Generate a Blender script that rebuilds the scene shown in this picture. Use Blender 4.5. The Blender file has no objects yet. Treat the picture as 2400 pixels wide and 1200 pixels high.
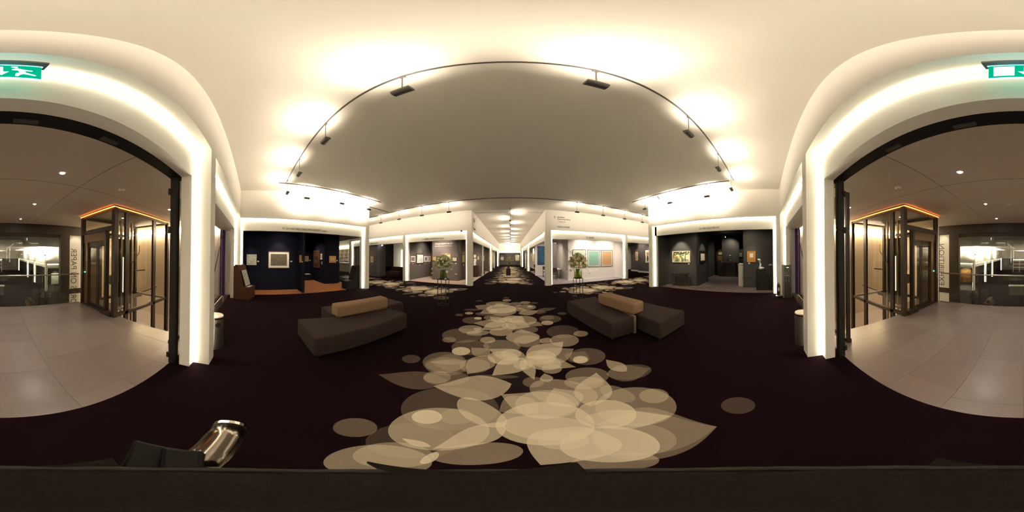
import bpy, bmesh, math, random
from math import sin, cos, pi, radians, sqrt, atan2
from mathutils import Vector, Matrix, Euler
from mathutils.geometry import delaunay_2d_cdt
SC = bpy.context.scene
COL = SC.collection
# ------------------------------------------------------------------ camera, world, exposure
cam_d = bpy.data.cameras.new('camera')
cam_d.type = 'PANO'
cam_d.panorama_type = 'EQUIRECTANGULAR'
cam_d.clip_start = 0.01
cam_d.clip_end = 200
cam = bpy.data.objects.new('camera', cam_d)
COL.objects.link(cam)
M = Matrix.Rotation(radians(-0.675), 3, 'Z') @ Matrix.Rotation(radians(0.6), 3, 'X') @ Matrix.Rotation(radians(0.3), 3, 'Y') @ Matrix.Rotation(radians(90), 3, 'X')
cam.rotation_euler = M.to_euler()
cam.location = (0, 0, 1.65)
SC.camera = cam
wd = bpy.data.worlds.new('night')
SC.world = wd
wd.use_nodes = True
wd.node_tree.nodes['Background'].inputs[0].default_value = (0.01, 0.008, 0.006, 1)
wd.node_tree.nodes['Background'].inputs[1].default_value = 1.0
vs = SC.view_settings
vs.view_transform = 'Standard'; vs.look = 'None'; vs.gamma = 1.0; vs.use_curve_mapping = False
vs.exposure = 1.5
SC.cycles.max_bounces = 9
SC.cycles.diffuse_bounces = 5
SC.cycles.transparent_max_bounces = 24
SC.cycles.caustics_reflective = False
SC.cycles.caustics_refractive = False
SC.cycles.sample_clamp_indirect = 4.0
# light levels, all in one place
P_UP = 22.0        # pendant uplights on the near track
P_SIDE = 72.0     # pendants over the side stands
P_UPF = 25.0       # pendants over the crossing
P_UPC = 30.0       # pendants along the corridor
E_LED = 16.0        # strips in the portal reveals
P_IN = 1.15         # small ceiling spotlights in the stands
P_PIC = 20.0        # picture spots
P_DOWN = 36.0      # lobby downlights
WARM = (1.0, 0.845, 0.64)
LEDC = (1.0, 0.91, 0.66)

# ------------------------------------------------------------------ helpers
class MB:
    def __init__(s): s.v = []; s.f = []; s.mi = []; s.cur = 0
    def add(s, vs_, fs):
        n = len(s.v); s.v += [tuple(p) for p in vs_]
        for f in fs: s.f.append(tuple(i + n for i in f)); s.mi.append(s.cur)
        return s
    def box(s, x0, x1, y0, y1, z0, z1):
        if x0 > x1: x0, x1 = x1, x0
        if y0 > y1: y0, y1 = y1, y0
        if z0 > z1: z0, z1 = z1, z0
        return s.add([(x0,y0,z0),(x1,y0,z0),(x1,y1,z0),(x0,y1,z0),(x0,y0,z1),(x1,y0,z1),(x1,y1,z1),(x0,y1,z1)],
                     [(0,3,2,1),(4,5,6,7),(0,1,5,4),(1,2,6,5),(2,3,7,6),(3,0,4,7)])
    def prism(s, pts, z0, z1):
        n = len(pts)
        a = sum(pts[i][0]*pts[(i+1)%n][1]-pts[(i+1)%n][0]*pts[i][1] for i in range(n))
        if a < 0: pts = pts[::-1]
        return s.add([(x,y,z0) for x,y in pts]+[(x,y,z1) for x,y in pts],
                     [tuple(range(n-1,-1,-1)), tuple(range(n,2*n))]+[(i,(i+1)%n,(i+1)%n+n,i+n) for i in range(n)])
    def tube(s, pts, r, n=8, cap=True):
        pts = [Vector(p) for p in pts]; rs = r if isinstance(r,(list,tuple)) else [r]*len(pts)
        vs_ = []; fs = []
        up = Vector((0,0,1))
        for i,p in enumerate(pts):
            t = (pts[min(i+1,len(pts)-1)]-pts[max(i-1,0)]).normalized()
            a = up if abs(t.z) < .95 else Vector((1,0,0))
            u = t.cross(a).normalized(); w = u.cross(t).normalized()
            for k in range(n):
                an = 2*pi*k/n; vs_.append(p+(u*cos(an)+w*sin(an))*rs[i])
        for i in range(len(pts)-1):
            for k in range(n):
                fs.append((i*n+k, i*n+(k+1)%n, (i+1)*n+(k+1)%n, (i+1)*n+k))
        if cap:
            fs.append(tuple(range(n-1,-1,-1))); fs.append(tuple((len(pts)-1)*n+k for k in range(n)))
        return s.add(vs_, fs)
    def lathe(s, cx, cy, prof, n=20):
        vs_ = []; fs = []
        for r, z in prof:
            for k in range(n):
                a = 2*pi*k/n; vs_.append((cx+r*cos(a), cy+r*sin(a), z))
        for i in range(len(prof)-1):
            for k in range(n):
                fs.append((i*n+k, i*n+(k+1)%n, (i+1)*n+(k+1)%n, (i+1)*n+k))
        fs.append(tuple(range(n-1,-1,-1))); fs.append(tuple((len(prof)-1)*n+k for k in range(n)))
        return s.add(vs_, fs)
    def ball(s, c, r, seg=8, rings=5, sq=(1,1,1)):
        vs_ = [(c[0],c[1],c[2]-r*sq[2])]; fs = []
        for i in range(1,rings):
            ph = -pi/2+pi*i/rings
            for k in range(seg):
                a = 2*pi*k/seg
                vs_.append((c[0]+r*sq[0]*cos(ph)*cos(a), c[1]+r*sq[1]*cos(ph)*sin(a), c[2]+r*sq[2]*sin(ph)))
        vs_.append((c[0],c[1],c[2]+r*sq[2])); top = len(vs_)-1
        for k in range(seg):
            fs.append((0,1+(k+1)%seg,1+k)); 
            b = 1+(rings-2)*seg
            fs.append((b+k,b+(k+1)%seg,top))
        for i in range(rings-2):
            for k in range(seg):
                a = 1+i*seg; fs.append((a+k,a+(k+1)%seg,a+seg+(k+1)%seg,a+seg+k))
        return s.add(vs_, fs)
    def build(s, name, m, parent=None, bevel=0, smooth=False, label=None, sub=0, seg=2):
        me = bpy.data.meshes.new(name)
        off = Vector((0,0,0))
        p = parent
        while p is not None: off += p.location; p = p.parent
        me.from_pydata([(a-off.x,b-off.y,c-off.z) for a,b,c in s.v], [], s.f)
        ms = m if isinstance(m,(list,tuple)) else [m]
        for q in ms: me.materials.append(q)
        if len(ms) > 1: me.polygons.foreach_set('material_index', s.mi)
        if smooth: me.polygons.foreach_set('use_smooth', [True]*len(me.polygons))
        me.update()
        o = bpy.data.objects.new(name, me); COL.objects.link(o)
        if parent is not None: o.parent = parent
        if bevel:
            b = o.modifiers.new('bevel','BEVEL'); b.width = bevel; b.segments = seg; b.limit_method = 'ANGLE'
        if sub:
            b = o.modifiers.new('sub','SUBSURF'); b.levels = sub; b.render_levels = sub
        if label: o['label'] = label
        return o

def thing(name, label, cat, loc=(0,0,0), group=None, kind=None):
    o = bpy.data.objects.new(name, None); COL.objects.link(o); o.location = loc
    o.empty_display_size = .1
    if label: o['label'] = label
    if cat: o['category'] = cat
    if group: o['group'] = group
    if kind: o['kind'] = kind
    return o
def tag(o, label, cat, group=None, kind=None):
    o['label'] = label; o['category'] = cat
    if group: o['group'] = group
    if kind: o['kind'] = kind
    return o
def struct(name, label=None, loc=(0,0,0)):
    o = thing(name, label, 'structure', loc, kind='structure')
    return o

def mat(name, col, rough=.8, bump=0, bscale=200, var=0, vscale=6, metal=0, spec=.5, emit=None, es=0, coat=0):
    m = bpy.data.materials.new(name); m.use_nodes = True
    nt = m.node_tree; b = nt.nodes['Principled BSDF']
    b.inputs['Base Color'].default_value = (*col,1); b.inputs['Roughness'].default_value = rough
    b.inputs['Metallic'].default_value = metal; b.inputs['Specular IOR Level'].default_value = spec
    if coat: b.inputs['Coat Weight'].default_value = coat
    if emit: b.inputs['Emission Color'].default_value = (*emit,1); b.inputs['Emission Strength'].default_value = es
    tc = None
    if bump or var:
        tc = nt.nodes.new('ShaderNodeTexCoord')
    if var:
        n = nt.nodes.new('ShaderNodeTexNoise'); n.inputs['Scale'].default_value = vscale; n.inputs['Detail'].default_value = 4
        nt.links.new(tc.outputs['Object'], n.inputs['Vector'])
        mx = nt.nodes.new('ShaderNodeMix'); mx.data_type = 'RGBA'
        mx.inputs[6].default_value = (*[c*(1-var) for c in col],1); mx.inputs[7].default_value = (*[min(1,c*(1+var)) for c in col],1)
        nt.links.new(n.outputs['Fac'], mx.inputs[0]); nt.links.new(mx.outputs[2], b.inputs['Base Color'])
    if bump:
        n2 = nt.nodes.new('ShaderNodeTexNoise'); n2.inputs['Scale'].default_value = bscale; n2.inputs['Detail'].default_value = 3
        nt.links.new(tc.outputs['Object'], n2.inputs['Vector'])
        bp = nt.nodes.new('ShaderNodeBump'); bp.inputs['Strength'].default_value = bump; bp.inputs['Distance'].default_value = .01
        nt.links.new(n2.outputs['Fac'], bp.inputs['Height']); nt.links.new(bp.outputs['Normal'], b.inputs['Normal'])
    return m
def emis(name, col, s):
    m = bpy.data.materials.new(name); m.use_nodes = True; nt = m.node_tree; nt.nodes.clear()
    e = nt.nodes.new('ShaderNodeEmission'); e.inputs[0].default_value = (*col,1); e.inputs[1].default_value = s
    o = nt.nodes.new('ShaderNodeOutputMaterial'); nt.links.new(e.outputs[0], o.inputs[0]); return m
def glass(name, tint=(.9,.92,.9), refl=1.0, ior=1.5):
    m = bpy.data.materials.new(name); m.use_nodes = True; nt = m.node_tree; nt.nodes.clear()
    t = nt.nodes.new('ShaderNodeBsdfTransparent'); t.inputs[0].default_value = (*tint,1)
    g = nt.nodes.new('ShaderNodeBsdfGlossy'); g.inputs['Roughness'].default_value = .02; g.inputs[0].default_value = (refl,refl,refl,1)
    f = nt.nodes.new('ShaderNodeFresnel')
    ge = nt.nodes.new('ShaderNodeNewGeometry'); ma = nt.nodes.new('ShaderNodeMath'); ma.operation = 'MULTIPLY_ADD'
    ma.inputs[1].default_value = 1/ior-ior; ma.inputs[2].default_value = ior
    nt.links.new(ge.outputs['Backfacing'], ma.inputs[0]); nt.links.new(ma.outputs[0], f.inputs[0])   # same reflectance on both faces of a pane
    mx = nt.nodes.new('ShaderNodeMixShader'); o = nt.nodes.new('ShaderNodeOutputMaterial')
    nt.links.new(f.outputs[0], mx.inputs[0]); nt.links.new(t.outputs[0], mx.inputs[1]); nt.links.new(g.outputs[0], mx.inputs[2]); nt.links.new(mx.outputs[0], o.inputs[0])
    return m
def wood(name, c1, c2, rough=.5, scale=3):
    m = bpy.data.materials.new(name); m.use_nodes = True; nt = m.node_tree; b = nt.nodes['Principled BSDF']
    tc = nt.nodes.new('ShaderNodeTexCoord'); mp = nt.nodes.new('ShaderNodeMapping'); mp.inputs['Scale'].default_value = (scale*6, scale*6, scale*.6)
    n = nt.nodes.new('ShaderNodeTexNoise'); n.inputs['Scale'].default_value = 2; n.inputs['Detail'].default_value = 6
    r = nt.nodes.new('ShaderNodeValToRGB'); r.color_ramp.elements[0].color = (*c1,1); r.color_ramp.elements[1].color = (*c2,1)
    r.color_ramp.elements[0].position = .3; r.color_ramp.elements[1].position = .7
    nt.links.new(tc.outputs['Object'], mp.inputs[0]); nt.links.new(mp.outputs[0], n.inputs['Vector']); nt.links.new(n.outputs['Fac'], r.inputs[0]); nt.links.new(r.outputs[0], b.inputs['Base Color'])
    b.inputs['Roughness'].default_value = rough
    return m
def art(name, cols, scale=3, kind='noise', dist=1.0, seed=0, stretch=(1,1,1)):
    """abstract procedural picture surface"""
    m = bpy.data.materials.new(name); m.use_nodes = True; nt = m.node_tree; b = nt.nodes['Principled BSDF']
    b.inputs['Roughness'].default_value = .6
    tc = nt.nodes.new('ShaderNodeTexCoord'); mp = nt.nodes.new('ShaderNodeMapping')
    mp.inputs['Location'].default_value = (seed*3.7, seed*1.3, seed*2.1); mp.inputs['Scale'].default_value = stretch
    if kind == 'voronoi':
        n = nt.nodes.new('ShaderNodeTexVoronoi'); n.inputs['Scale'].default_value = scale; out = n.outputs['Distance']
    elif kind == 'wave':
        n = nt.nodes.new('ShaderNodeTexWave'); n.inputs['Scale'].default_value = scale; n.inputs['Distortion'].default_value = 8*dist; n.inputs['Detail'].default_value = 4; out = n.outputs['Fac']
    else:
        n = nt.nodes.new('ShaderNodeTexNoise'); n.inputs['Scale'].default_value = scale; n.inputs['Detail'].default_value = 8; n.inputs['Distortion'].default_value = dist; out = n.outputs['Fac']
    r = nt.nodes.new('ShaderNodeValToRGB'); cr = r.color_ramp
    k = len(cols)
    while len(cr.elements) < k: cr.elements.new(.5)
    lo, hi = (.3,.7) if kind == 'noise' else (.05,.9)
    for i,c in enumerate(cols): cr.elements[i].position = lo+(hi-lo)*i/max(1,k-1); 
    for i,c in enumerate(cols): cr.elements[i].color = (*c,1)
    nt.links.new(tc.outputs['Object'], mp.inputs[0]); nt.links.new(mp.outputs[0], n.inputs['Vector']); nt.links.new(out, r.inputs[0]); nt.links.new(r.outputs[0], b.inputs['Base Color'])
    return m

def text(parent, name, body, size, loc, rot, m, align='LEFT', depth=.003, serif=False, sx=1.0):
    c = bpy.data.curves.new('lettering','FONT'); c.body = body; c.size = size; c.extrude = depth; c.align_x = align; c.resolution_u = 2
    t = bpy.data.objects.new('tmp', c)
    COL.objects.link(t)
    dg = bpy.context.evaluated_depsgraph_get(); me = bpy.data.meshes.new_from_object(t.evaluated_get(dg))
    COL.objects.unlink(t); bpy.data.objects.remove(t)
    R = Euler(rot).to_matrix().to_4x4() @ Matrix.Diagonal((sx,1,1,1))
    me.transform(R)
    off = Vector(loc); p = parent
    while p is not None: off -= p.location; p = p.parent
    me.transform(Matrix.Translation(off))
    me.materials.clear(); me.materials.append(m)
    o = bpy.data.objects.new(name, me); COL.objects.link(o)
    if parent is not None: o.parent = parent
    return o
def spot(parent, loc, aim, power, size=60, blend=.6, col=WARM, r=.03, name='lamp_light'):
    l = bpy.data.lights.new(name,'SPOT'); l.energy = power; l.spot_size = radians(size); l.spot_blend = blend; l.color = col; l.shadow_soft_size = r
    o = bpy.data.objects.new(name, l); COL.objects.link(o)
    d = (Vector(aim)-Vector(loc)); o.rotation_euler = d.to_track_quat('-Z','Y').to_euler()
    off = Vector(loc); p = parent
    while p is not None: off -= p.location; p = p.parent
    o.location = off
    if parent is not None: o.parent = parent
    return o

# ------------------------------------------------------------------ materials
m_wall = mat('cream_paint', (.86,.83,.775), .75, .04, 60)
m_ceil = mat('ceiling_paint', (.84,.80,.74), .85, .05, 90)
m_carpet = mat('dark_carpet', (.0078,.0032,.0048), 1.0, .5, 500, var=.25, vscale=90, spec=.02)
m_orange = mat('orange_carpet', (.42,.17,.075), 1.0, .4, 400, var=.15, vscale=60, spec=.1)
m_navy = mat('navy_wall', (.0035,.004,.014), .8, .1, 120, spec=.2)
m_grey = mat('warm_grey_wall', (.13,.115,.11), .8, .08, 120)
m_greyp = mat('taupe_wall', (.12,.098,.092), .8, .08, 120)
m_dgreen = mat('charcoal_wall', (.042,.040,.034), .8, .08, 120)
m_dfloor = mat('grey_stand_carpet', (.16,.13,.12), 1.0, .3, 400, spec=.1)
m_pfloor = mat('pinkish_stand_carpet', (.46,.35,.29), 1.0, .3, 400, spec=.1)
m_lfloor = mat('lilac_grey_stand_floor', (.40,.37,.42), .8)
m_white = mat('white_stand_wall', (.80,.77,.76), .8)
m_lgrey = mat('light_grey_wall', (.40,.37,.36), .8)
m_black = mat('black_metal', (.010,.009,.009), .6, spec=.25)
m_dark = mat('dark_bronze_metal', (.036,.026,.019), .40, metal=.3)
m_text = mat('dark_lettering', (.10,.09,.08), .7)
m_textw = mat('pale_lettering', (.75,.65,.58), .7)
m_led = emis('led_strip', LEDC, E_LED)
m_ledt = emis('led_strip_top', LEDC, E_LED*.7)
m_fab = mat('brown_upholstery', (.030,.020,.018), 1.0, .5, 350, var=.25, vscale=150, spec=.1)
m_fab2 = mat('tan_upholstery', (.19,.12,.075), 1.0, .5, 350, var=.2, vscale=150, spec=.1)
m_steel = mat('brushed_steel', (.55,.50,.44), .35, metal=1.0, var=.1, vscale=30)
m_chrome = mat('chrome', (.75,.72,.68), .12, metal=1.0)
m_glass = glass('clear_glass')
m_gdark = glass('smoked_glass', (.90,.88,.83), .8, 1.5)
m_card = mat('white_card', (.85,.82,.80), .7)
m_brown = wood('red_brown_wood', (.035,.010,.004), (.075,.024,.009), .45)
m_dwood = wood('dark_wood', (.022,.010,.007), (.05,.022,.014), .4)
m_lampm = mat('grey_lamp_housing', (.10,.09,.085), .45, metal=.5)
m_purple = mat('purple_curtain', (.06,.02,.16), .9)
m_tile = [mat('lobby_tile', c, .30, .05, 80, var=.06, vscale=5) for c in ((.170,.138,.122),(.162,.131,.115),(.177,.145,.129),(.158,.128,.112))]
m_grout = mat('tile_grout', (.10,.085,.075), .9)
m_lobc = mat('lobby_ceiling_paint', (.90,.84,.74), .9)
m_gold = mat('gilt_frame', (.45,.27,.09), .4, metal=.6)
m_silver = mat('pale_gilt_frame', (.62,.52,.36), .4, metal=.3)
m_wfr = mat('walnut_frame', (.10,.045,.02), .5)
m_mount = mat('white_mount', (.80,.77,.68), .8)
PETALS_NEAR=[('E',-0.409,0.874,0.29,0.29,0.33,0.3),('E',-0.545,0.976,0.102,0.102,0.511,0.55),('E',-0.23,1.169,0.266,0.126,-0.813,0.35),('L',-0.184,0.826,0.248,0.105,1.001,0.4),('E',-0.405,0.393,0.179,0.179,0.814,0.25),('E',-0.407,0.474,0.149,0.149,0.133,0.2),('L',-0.421,0.644,0.086,0.03,-0.095,0.45),('E',-0.276,0.519,0.071,0.024,1.719,0.5),('E',-0.125,0.626,0.181,0.124,0.518,0.22),('E',-0.781,0.57,0.128,0.128,0.954,0.08),('L',-1.01,1.471,0.39,0.195,0.422,0.09),('E',-0.69,1.672,0.254,0.159,0.39,0.12),('L',-0.368,1.574,0.39,0.247,0.288,0.35),('E',-0.463,1.19,0.375,0.347,0.369,0.08),('E',-0.812,1.954,0.281,0.244,0.022,0.1),('E',-0.453,0.665,0.222,0.222,0.248,0.06),('E',-0.365,1.064,0.117,0.117,0.051,0.12),('E',0.005,2.471,0.155,0.155,0.074,0.3),('L',-0.065,2.466,0.318,0.188,-0.473,0.3),('E',-0.109,2.343,0.224,0.201,-0.279,0.35),('L',-0.014,2.091,0.306,0.193,0.866,0.4),('E',0.159,2.124,0.125,0.125,0.277,0.3),('L',0.217,2.032,0.282,0.094,1.692,0.35),('E',0.418,2.159,0.266,0.192,-0.658,0.35),('L',0.522,2.129,0.357,0.174,2.456,0.28),('L',0.657,2.342,0.341,0.259,-2.889,0.22),('L',0.573,2.532,0.403,0.251,-2.586,0.4),('E',0.432,2.316,0.222,0.222,-0.372,0.35),('L',0.638,2.87,0.125,0.125,2.317,0.3),('L',0.233,3.149,0.347,0.321,-1.558,0.35),('E',-0.148,2.733,0.312,0.245,-0.16,0.18),('E',-0.415,2.962,0.14,0.138,0.042,0.3),('E',-0.761,2.445,0.143,0.143,0.298,0.5),('L',-0.476,2.498,0.19,0.15,-0.595,0.25),('L',-0.406,2.114,0.294,0.191,1.251,0.28),('E',-0.459,2.069,0.195,0.194,0.442,0.15),('E',-0.875,2.056,0.297,0.297,0.361,0.12),('L',-0.824,2.057,0.249,0.077,0.427,0.14),('L',-0.824,2.057,0.249,0.249,0.427,0.1),('E',-0.796,1.657,0.153,0.142,0.447,0.15),('E',0.934,2.061,0.102,0.102,-0.444,0.4),('E',1.072,2.122,0.262,0.262,-0.488,0.1),('L',0.944,2.165,0.194,0.194,-2.564,0.1),('E',0.954,2.8,0.262,0.262,-0.483,0.25),('E',1.354,2.958,0.145,0.145,-0.452,0.3),('E',0.829,1.653,0.246,0.199,-0.407,0.13),('E',0.301,2.922,0.246,0.246,-0.404,0.2),('E',0.501,1.966,0.126,0.126,-0.785,0.25),('L',0.387,1.772,0.1,0.073,-1.589,0.3),('E',-0.156,1.833,0.244,0.041,0.018,0.1),('E',-0.656,2.627,0.312,0.283,0.239,0.1),('E',-0.801,1.943,0.266,0.168,0.18,0.06),('L',1.248,1.685,0.207,0.106,-1.533,0.28),('E',0.94,2.076,0.104,0.104,-0.444,0.3),('L',1.267,1.446,0.271,0.198,2.672,0.1),('E',1.236,0.233,0.133,0.133,-1.408,0.07),('E',-0.782,0.568,0.13,0.13,0.955,0.05),('E',-1.316,1.899,0.129,0.123,0.61,0.08),('E',0.21,1.016,0.306,0.306,-0.486,0.45),('E',0.203,0.937,0.271,0.165,-0.429,0.35),('L',0.248,0.687,0.251,0.227,0.852,0.4),('E',0.244,0.763,0.124,0.124,-0.165,0.28),('E',0.415,0.623,0.226,0.219,-1.119,0.45),('E',0.626,0.971,0.215,0.215,-0.867,0.45),('L',0.694,0.81,0.289,0.141,2.437,0.32),('E',0.881,0.932,0.316,0.314,-0.867,0.2),('E',1.097,0.926,0.13,0.129,-0.93,0.2),('L',0.676,0.578,0.357,0.348,2.249,0.15),('L',0.676,0.578,0.357,0.279,2.249,0.1),('E',0.544,0.594,0.204,0.204,-1.012,0.14),('E',0.312,0.436,0.144,0.101,-0.461,0.2),('L',0.769,1.396,0.329,0.178,-2.175,0.35),('E',0.464,1.446,0.335,0.232,-0.807,0.22),('E',0.285,1.288,0.255,0.239,-0.377,0.25),('L',0.447,1.357,0.188,0.168,-1.363,0.3),('L',0.197,1.308,0.338,0.221,-0.538,0.3),('L',0.049,1.288,0.171,0.171,0.615,0.2),('E',0.234,1.707,0.112,0.112,-0.149,0.15),('E',0.73,1.536,0.206,0.13,-0.49,0.2),('E',0.887,1.186,0.196,0.111,-1.439,0.15),('E',-0.083,2.297,0.208,0.165,-0.207,0.2),('E',1.286,1.445,0.264,0.176,-0.449,0.07)]
PETALS_UNIT=[('L',-0.484,3.848,0.394,0.273,0.149,0.28),('L',-0.349,3.668,0.349,0.27,0.754,0.35),('L',-0.323,4.132,0.301,0.178,-0.715,0.32),('E',-0.113,4.11,0.176,0.176,-0.994,0.35),('L',0.118,4.179,0.3,0.3,-2.277,0.32),('E',0.316,4.063,0.341,0.341,0.214,0.28),('L',0.176,3.765,0.306,0.306,2.661,0.4),('L',-0.026,3.662,0.255,0.169,1.847,0.3),('E',-0.197,3.362,0.24,0.204,0.047,0.32),('E',-0.838,3.415,0.268,0.244,0.104,0.25),('E',-0.655,3.254,0.234,0.133,0.326,0.25),('L',-0.713,3.457,0.099,0.099,-0.368,0.3),('E',-0.835,4.154,0.098,0.098,0.19,0.5),('L',0.58,3.766,0.201,0.153,2.39,0.25),('E',0.316,3.502,0.278,0.216,-0.358,0.15),('E',0.865,3.791,0.145,0.145,-0.245,0.4),('E',-1.167,4.519,0.118,0.118,0.404,0.35),('E',-1.39,4.301,0.107,0.107,0.308,0.09),('E',1.428,4.368,0.127,0.121,-0.342,0.1),('E',-0.938,3.073,0.391,0.349,0.24,0.1),('E',-1.098,2.793,0.126,0.12,0.372,0.14),('E',-0.951,3.983,0.246,0.246,0.166,0.1),('E',1.004,4.046,0.282,0.282,-0.265,0.1),('E',0.961,4.16,0.176,0.163,-0.249,0.12),('E',1.063,3.21,0.339,0.339,-0.341,0.08),('E',-0.19,4.229,0.509,0.297,-0.095,0.2),('E',-0.279,5.089,0.472,0.472,-0.226,0.45),('L',-0.88,5.237,0.308,0.308,-0.322,0.25),('L',-0.639,4.766,0.307,0.237,0.77,0.28),('E',-0.42,5.64,0.427,0.334,-0.029,0.25),('E',-0.371,5.588,0.154,0.154,0.05,0.3),('L',0.129,5.322,0.323,0.096,-2.464,0.25),('E',0.508,5.242,0.32,0.32,-0.162,0.25),('E',0.634,5.277,0.097,0.097,-0.142,0.45),('L',0.256,4.995,0.279,0.188,2.683,0.28),('L',0.532,4.696,0.317,0.245,-2.797,0.32),('E',-0.236,4.799,0.41,0.357,0.015,0.3),('E',0.531,5.794,0.189,0.187,-0.115,0.28),('E',-0.133,6.161,0.167,0.167,0.002,0.3),('E',-0.17,6.541,0.131,0.114,0.006,0.1),('E',-1.158,5.983,0.122,0.122,0.179,0.08),('E',0.84,5.695,0.13,0.113,-0.171,0.1),('E',0.184,5.664,0.208,0.208,-0.181,0.2),('L',1.105,4.879,0.324,0.168,-2.985,0.1),('L',0.875,4.659,0.174,0.174,2.643,0.12),('E',-0.752,4.542,0.23,0.156,0.153,0.12),('E',-1.158,4.862,0.25,0.11,0.225,0.08)]
# ------------------------------------------------------------------ floors and ceilings
fl = struct('floor', 'near-black purple-brown carpet of the hall')
MB().box(-21,16,-1.05,33.2,-.12,0).build('carpet', m_carpet, fl)
def lens(k, cx, cy, L, w, a, n):
    pts = []
    ca, sa = cos(a), sin(a)
    if k == 'E':
        for i in range(n):
            t = 2*pi*i/n; pts.append((L*cos(t), w*sin(t)))
    else:
        h = n//2; up = []
        for i in range(1,h):
            t = i/h; up.append((-L+2*L*t, w*(sin(pi*t**1.3))**.8))
        pts = [(-L,0)]+up[::-1][::-1]
        pts = [(-L,0)]+up+[(L,0)]+[(x,-y) for x,y in up[::-1]]
    return [(cx+x*ca-y*sa, cy+x*sa+y*ca) for x,y in pts]
def motif(name, petals, n, clip=None):
    import numpy as np
    vs_, fs = [], []
    for (k,cx,cy,L,w,a,wt) in petals:
        p = lens(k,cx,cy,L,max(w,.004),a,n); b = len(vs_)
        vs_ += [Vector(q) for q in p]; fs.append(list(range(b,b+len(p))))
    ov, oe, of, _, _, src = delaunay_2d_cdt(vs_, [], fs, 1, 1e-5)
    V = np.array([(v.x,v.y) for v in ov]); F = [tuple(f) for f in of]
    C = np.array([V[list(f)].mean(0) for f in F])
    keepk = np.ones(len(F))
    for (k,cx,cy,L,w,a,wt) in petals:
        w = max(w,.004); dx = C[:,0]-cx; dy = C[:,1]-cy
        u = (dx*cos(a)+dy*sin(a))/L; v = np.abs(-dx*sin(a)+dy*cos(a))/w
        if k == 'E': ins = u*u+v*v < 1
        else:
            t = np.clip((u+1)/2,1e-4,1-1e-4); ins = (np.abs(u)<1)&(v < np.clip(np.sin(pi*t**1.3),0,1)**.8)
        keepk[ins] *= 1-min(.9, wt*PETAL_K)
    me = bpy.data.meshes.new(name)
    me.from_pydata([(x,y,.003) for x,y in V], [], F)
    ca = me.color_attributes.new('pile','FLOAT_COLOR','CORNER')
    vals = []
    for p_ in me.polygons:
        t = 1-keepk[p_.index]
        c = [ .012+(.86-.012)*t**1.25, .006+(.76-.006)*t**1.32, .008+(.60-.008)*t**1.36 ]
        vals += [c[0],c[1],c[2],1]*p_.loop_total
    ca.data.foreach_set('color', vals)
    me.materials.append(m_pile); me.update()
    if sum(p.normal.z*p.area for p in me.polygons) < 0: me.flip_normals()
    o = bpy.data.objects.new(name, me); COL.objects.link(o); o.parent = fl
    o['kind'] = 'stuff'; o['label'] = 'cream overlapping petal pattern woven in the carpet'
    return o
PETAL_K = 1.3
m_pile = mat('petal_pile', (.5,.4,.3), 1.0, .4, 500, spec=.1)
_n = m_pile.node_tree; _a = _n.nodes.new('ShaderNodeVertexColor'); _a.layer_name = 'pile'
_n.links.new(_a.outputs[0], _n.nodes['Principled BSDF'].inputs['Base Color'])
motif('petal_pattern', PETALS_NEAR+PETALS_UNIT, 40)
def place(unit, dx, dy, rot=0, mir=1, s=1):
    r = []
    for (k,cx,cy,L,w,a,wt) in unit:
        x, y = (cx+.05)*mir, cy-4.4
        an = a if mir == 1 else pi-a
        c_, s_ = cos(rot), sin(rot)
        r.append((k, dx+s*(x*c_-y*s_), dy+s*(x*s_+y*c_), L*s, w*s, an+rot, wt))
    return r
for i in range(6):   # the runner down the corridor
    motif('petal_pattern', place(PETALS_UNIT, 0, 11.7+i*3.3, 0, 1 if i%2 else -1, 1.15), 14)
for i,(cx,cy) in enumerate(((-3.9,7.15),(-7.3,7.6),(-10.8,7.9),(4.2,7.4),(7.6,7.9),(11.2,8.3))):
    motif('petal_pattern', place(PETALS_UNIT, cx, cy, pi/2, 1 if i%2 else -1, 1.0), 14)
cl = struct('ceiling', 'plain cream ceiling of the hall')
MB().box(-21,16,-.7,33.2,4.5,4.6).build('ceiling_panel', m_ceil, cl)
# joints across the corridor ceiling
for yy in (9.85, 15.6, 24.0):
    MB().box(-2.2,2.05,yy,yy+.02,4.492,4.4995).build('ceiling_joint', m_lampm, cl)

# ------------------------------------------------------------------ portals (LED-lit white frames)
def front(name, label, T, u0, u1, bays, z0=0.0, top=4.5, zr=3.27, zo=2.76, posts=(), fs=None, back=.36):
    """T(u,v,w)->world; v>0 towards the aisle. Outer face v=0, inner frame v=-.22"""
    root = struct(name, label)
    def bx(ua,ub,va,vb,wa,wb):
        a = T(ua,va,wa); b = T(ub,vb,wb)
        m = MB(); m.box(a[0],b[0],a[1],b[1],a[2],b[2]); return m
    bx(u0 if fs is None else fs,u1,-back,0,z0+zr,z0+top).build('fascia', m_wall, root)
    edges = [u0]+[e for b in bays for e in b]+[u1]
    for i in range(0,len(edges),2):
        a, b = edges[i], edges[i+1]
        if b-a > .02: bx(a,b,-.215,0,z0,z0+zr).build('pillar', m_wall, root)
    for (a,b) in bays:
        bx(a+.02,b-.02,-back,-.22,z0+zo,z0+zr).build('lintel', m_wall, root)
        bx(a-.06,a+.13,-back,-.22,z0,z0+zo).build('jamb', m_wall, root)
        bx(b-.13,b+.06,-back,-.22,z0,z0+zo).build('jamb', m_wall, root)
        for s in ((a+.002,a+.016),(b-.016,b-.002)):
            bx(s[0],s[1],-.215,-.195,z0+.02,z0+zr-.01).build('light_strip', m_led, root)
        bx(a+.04,b-.04,-.17,-.155,z0+zr-.011,z0+zr-.003).build('light_strip', m_ledt, root)
        for p in posts:
            if a < p < b: bx(p-.06,p+.06,-back,-.22,z0,z0+zo).build('jamb', m_wall, root)
    return root
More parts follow.
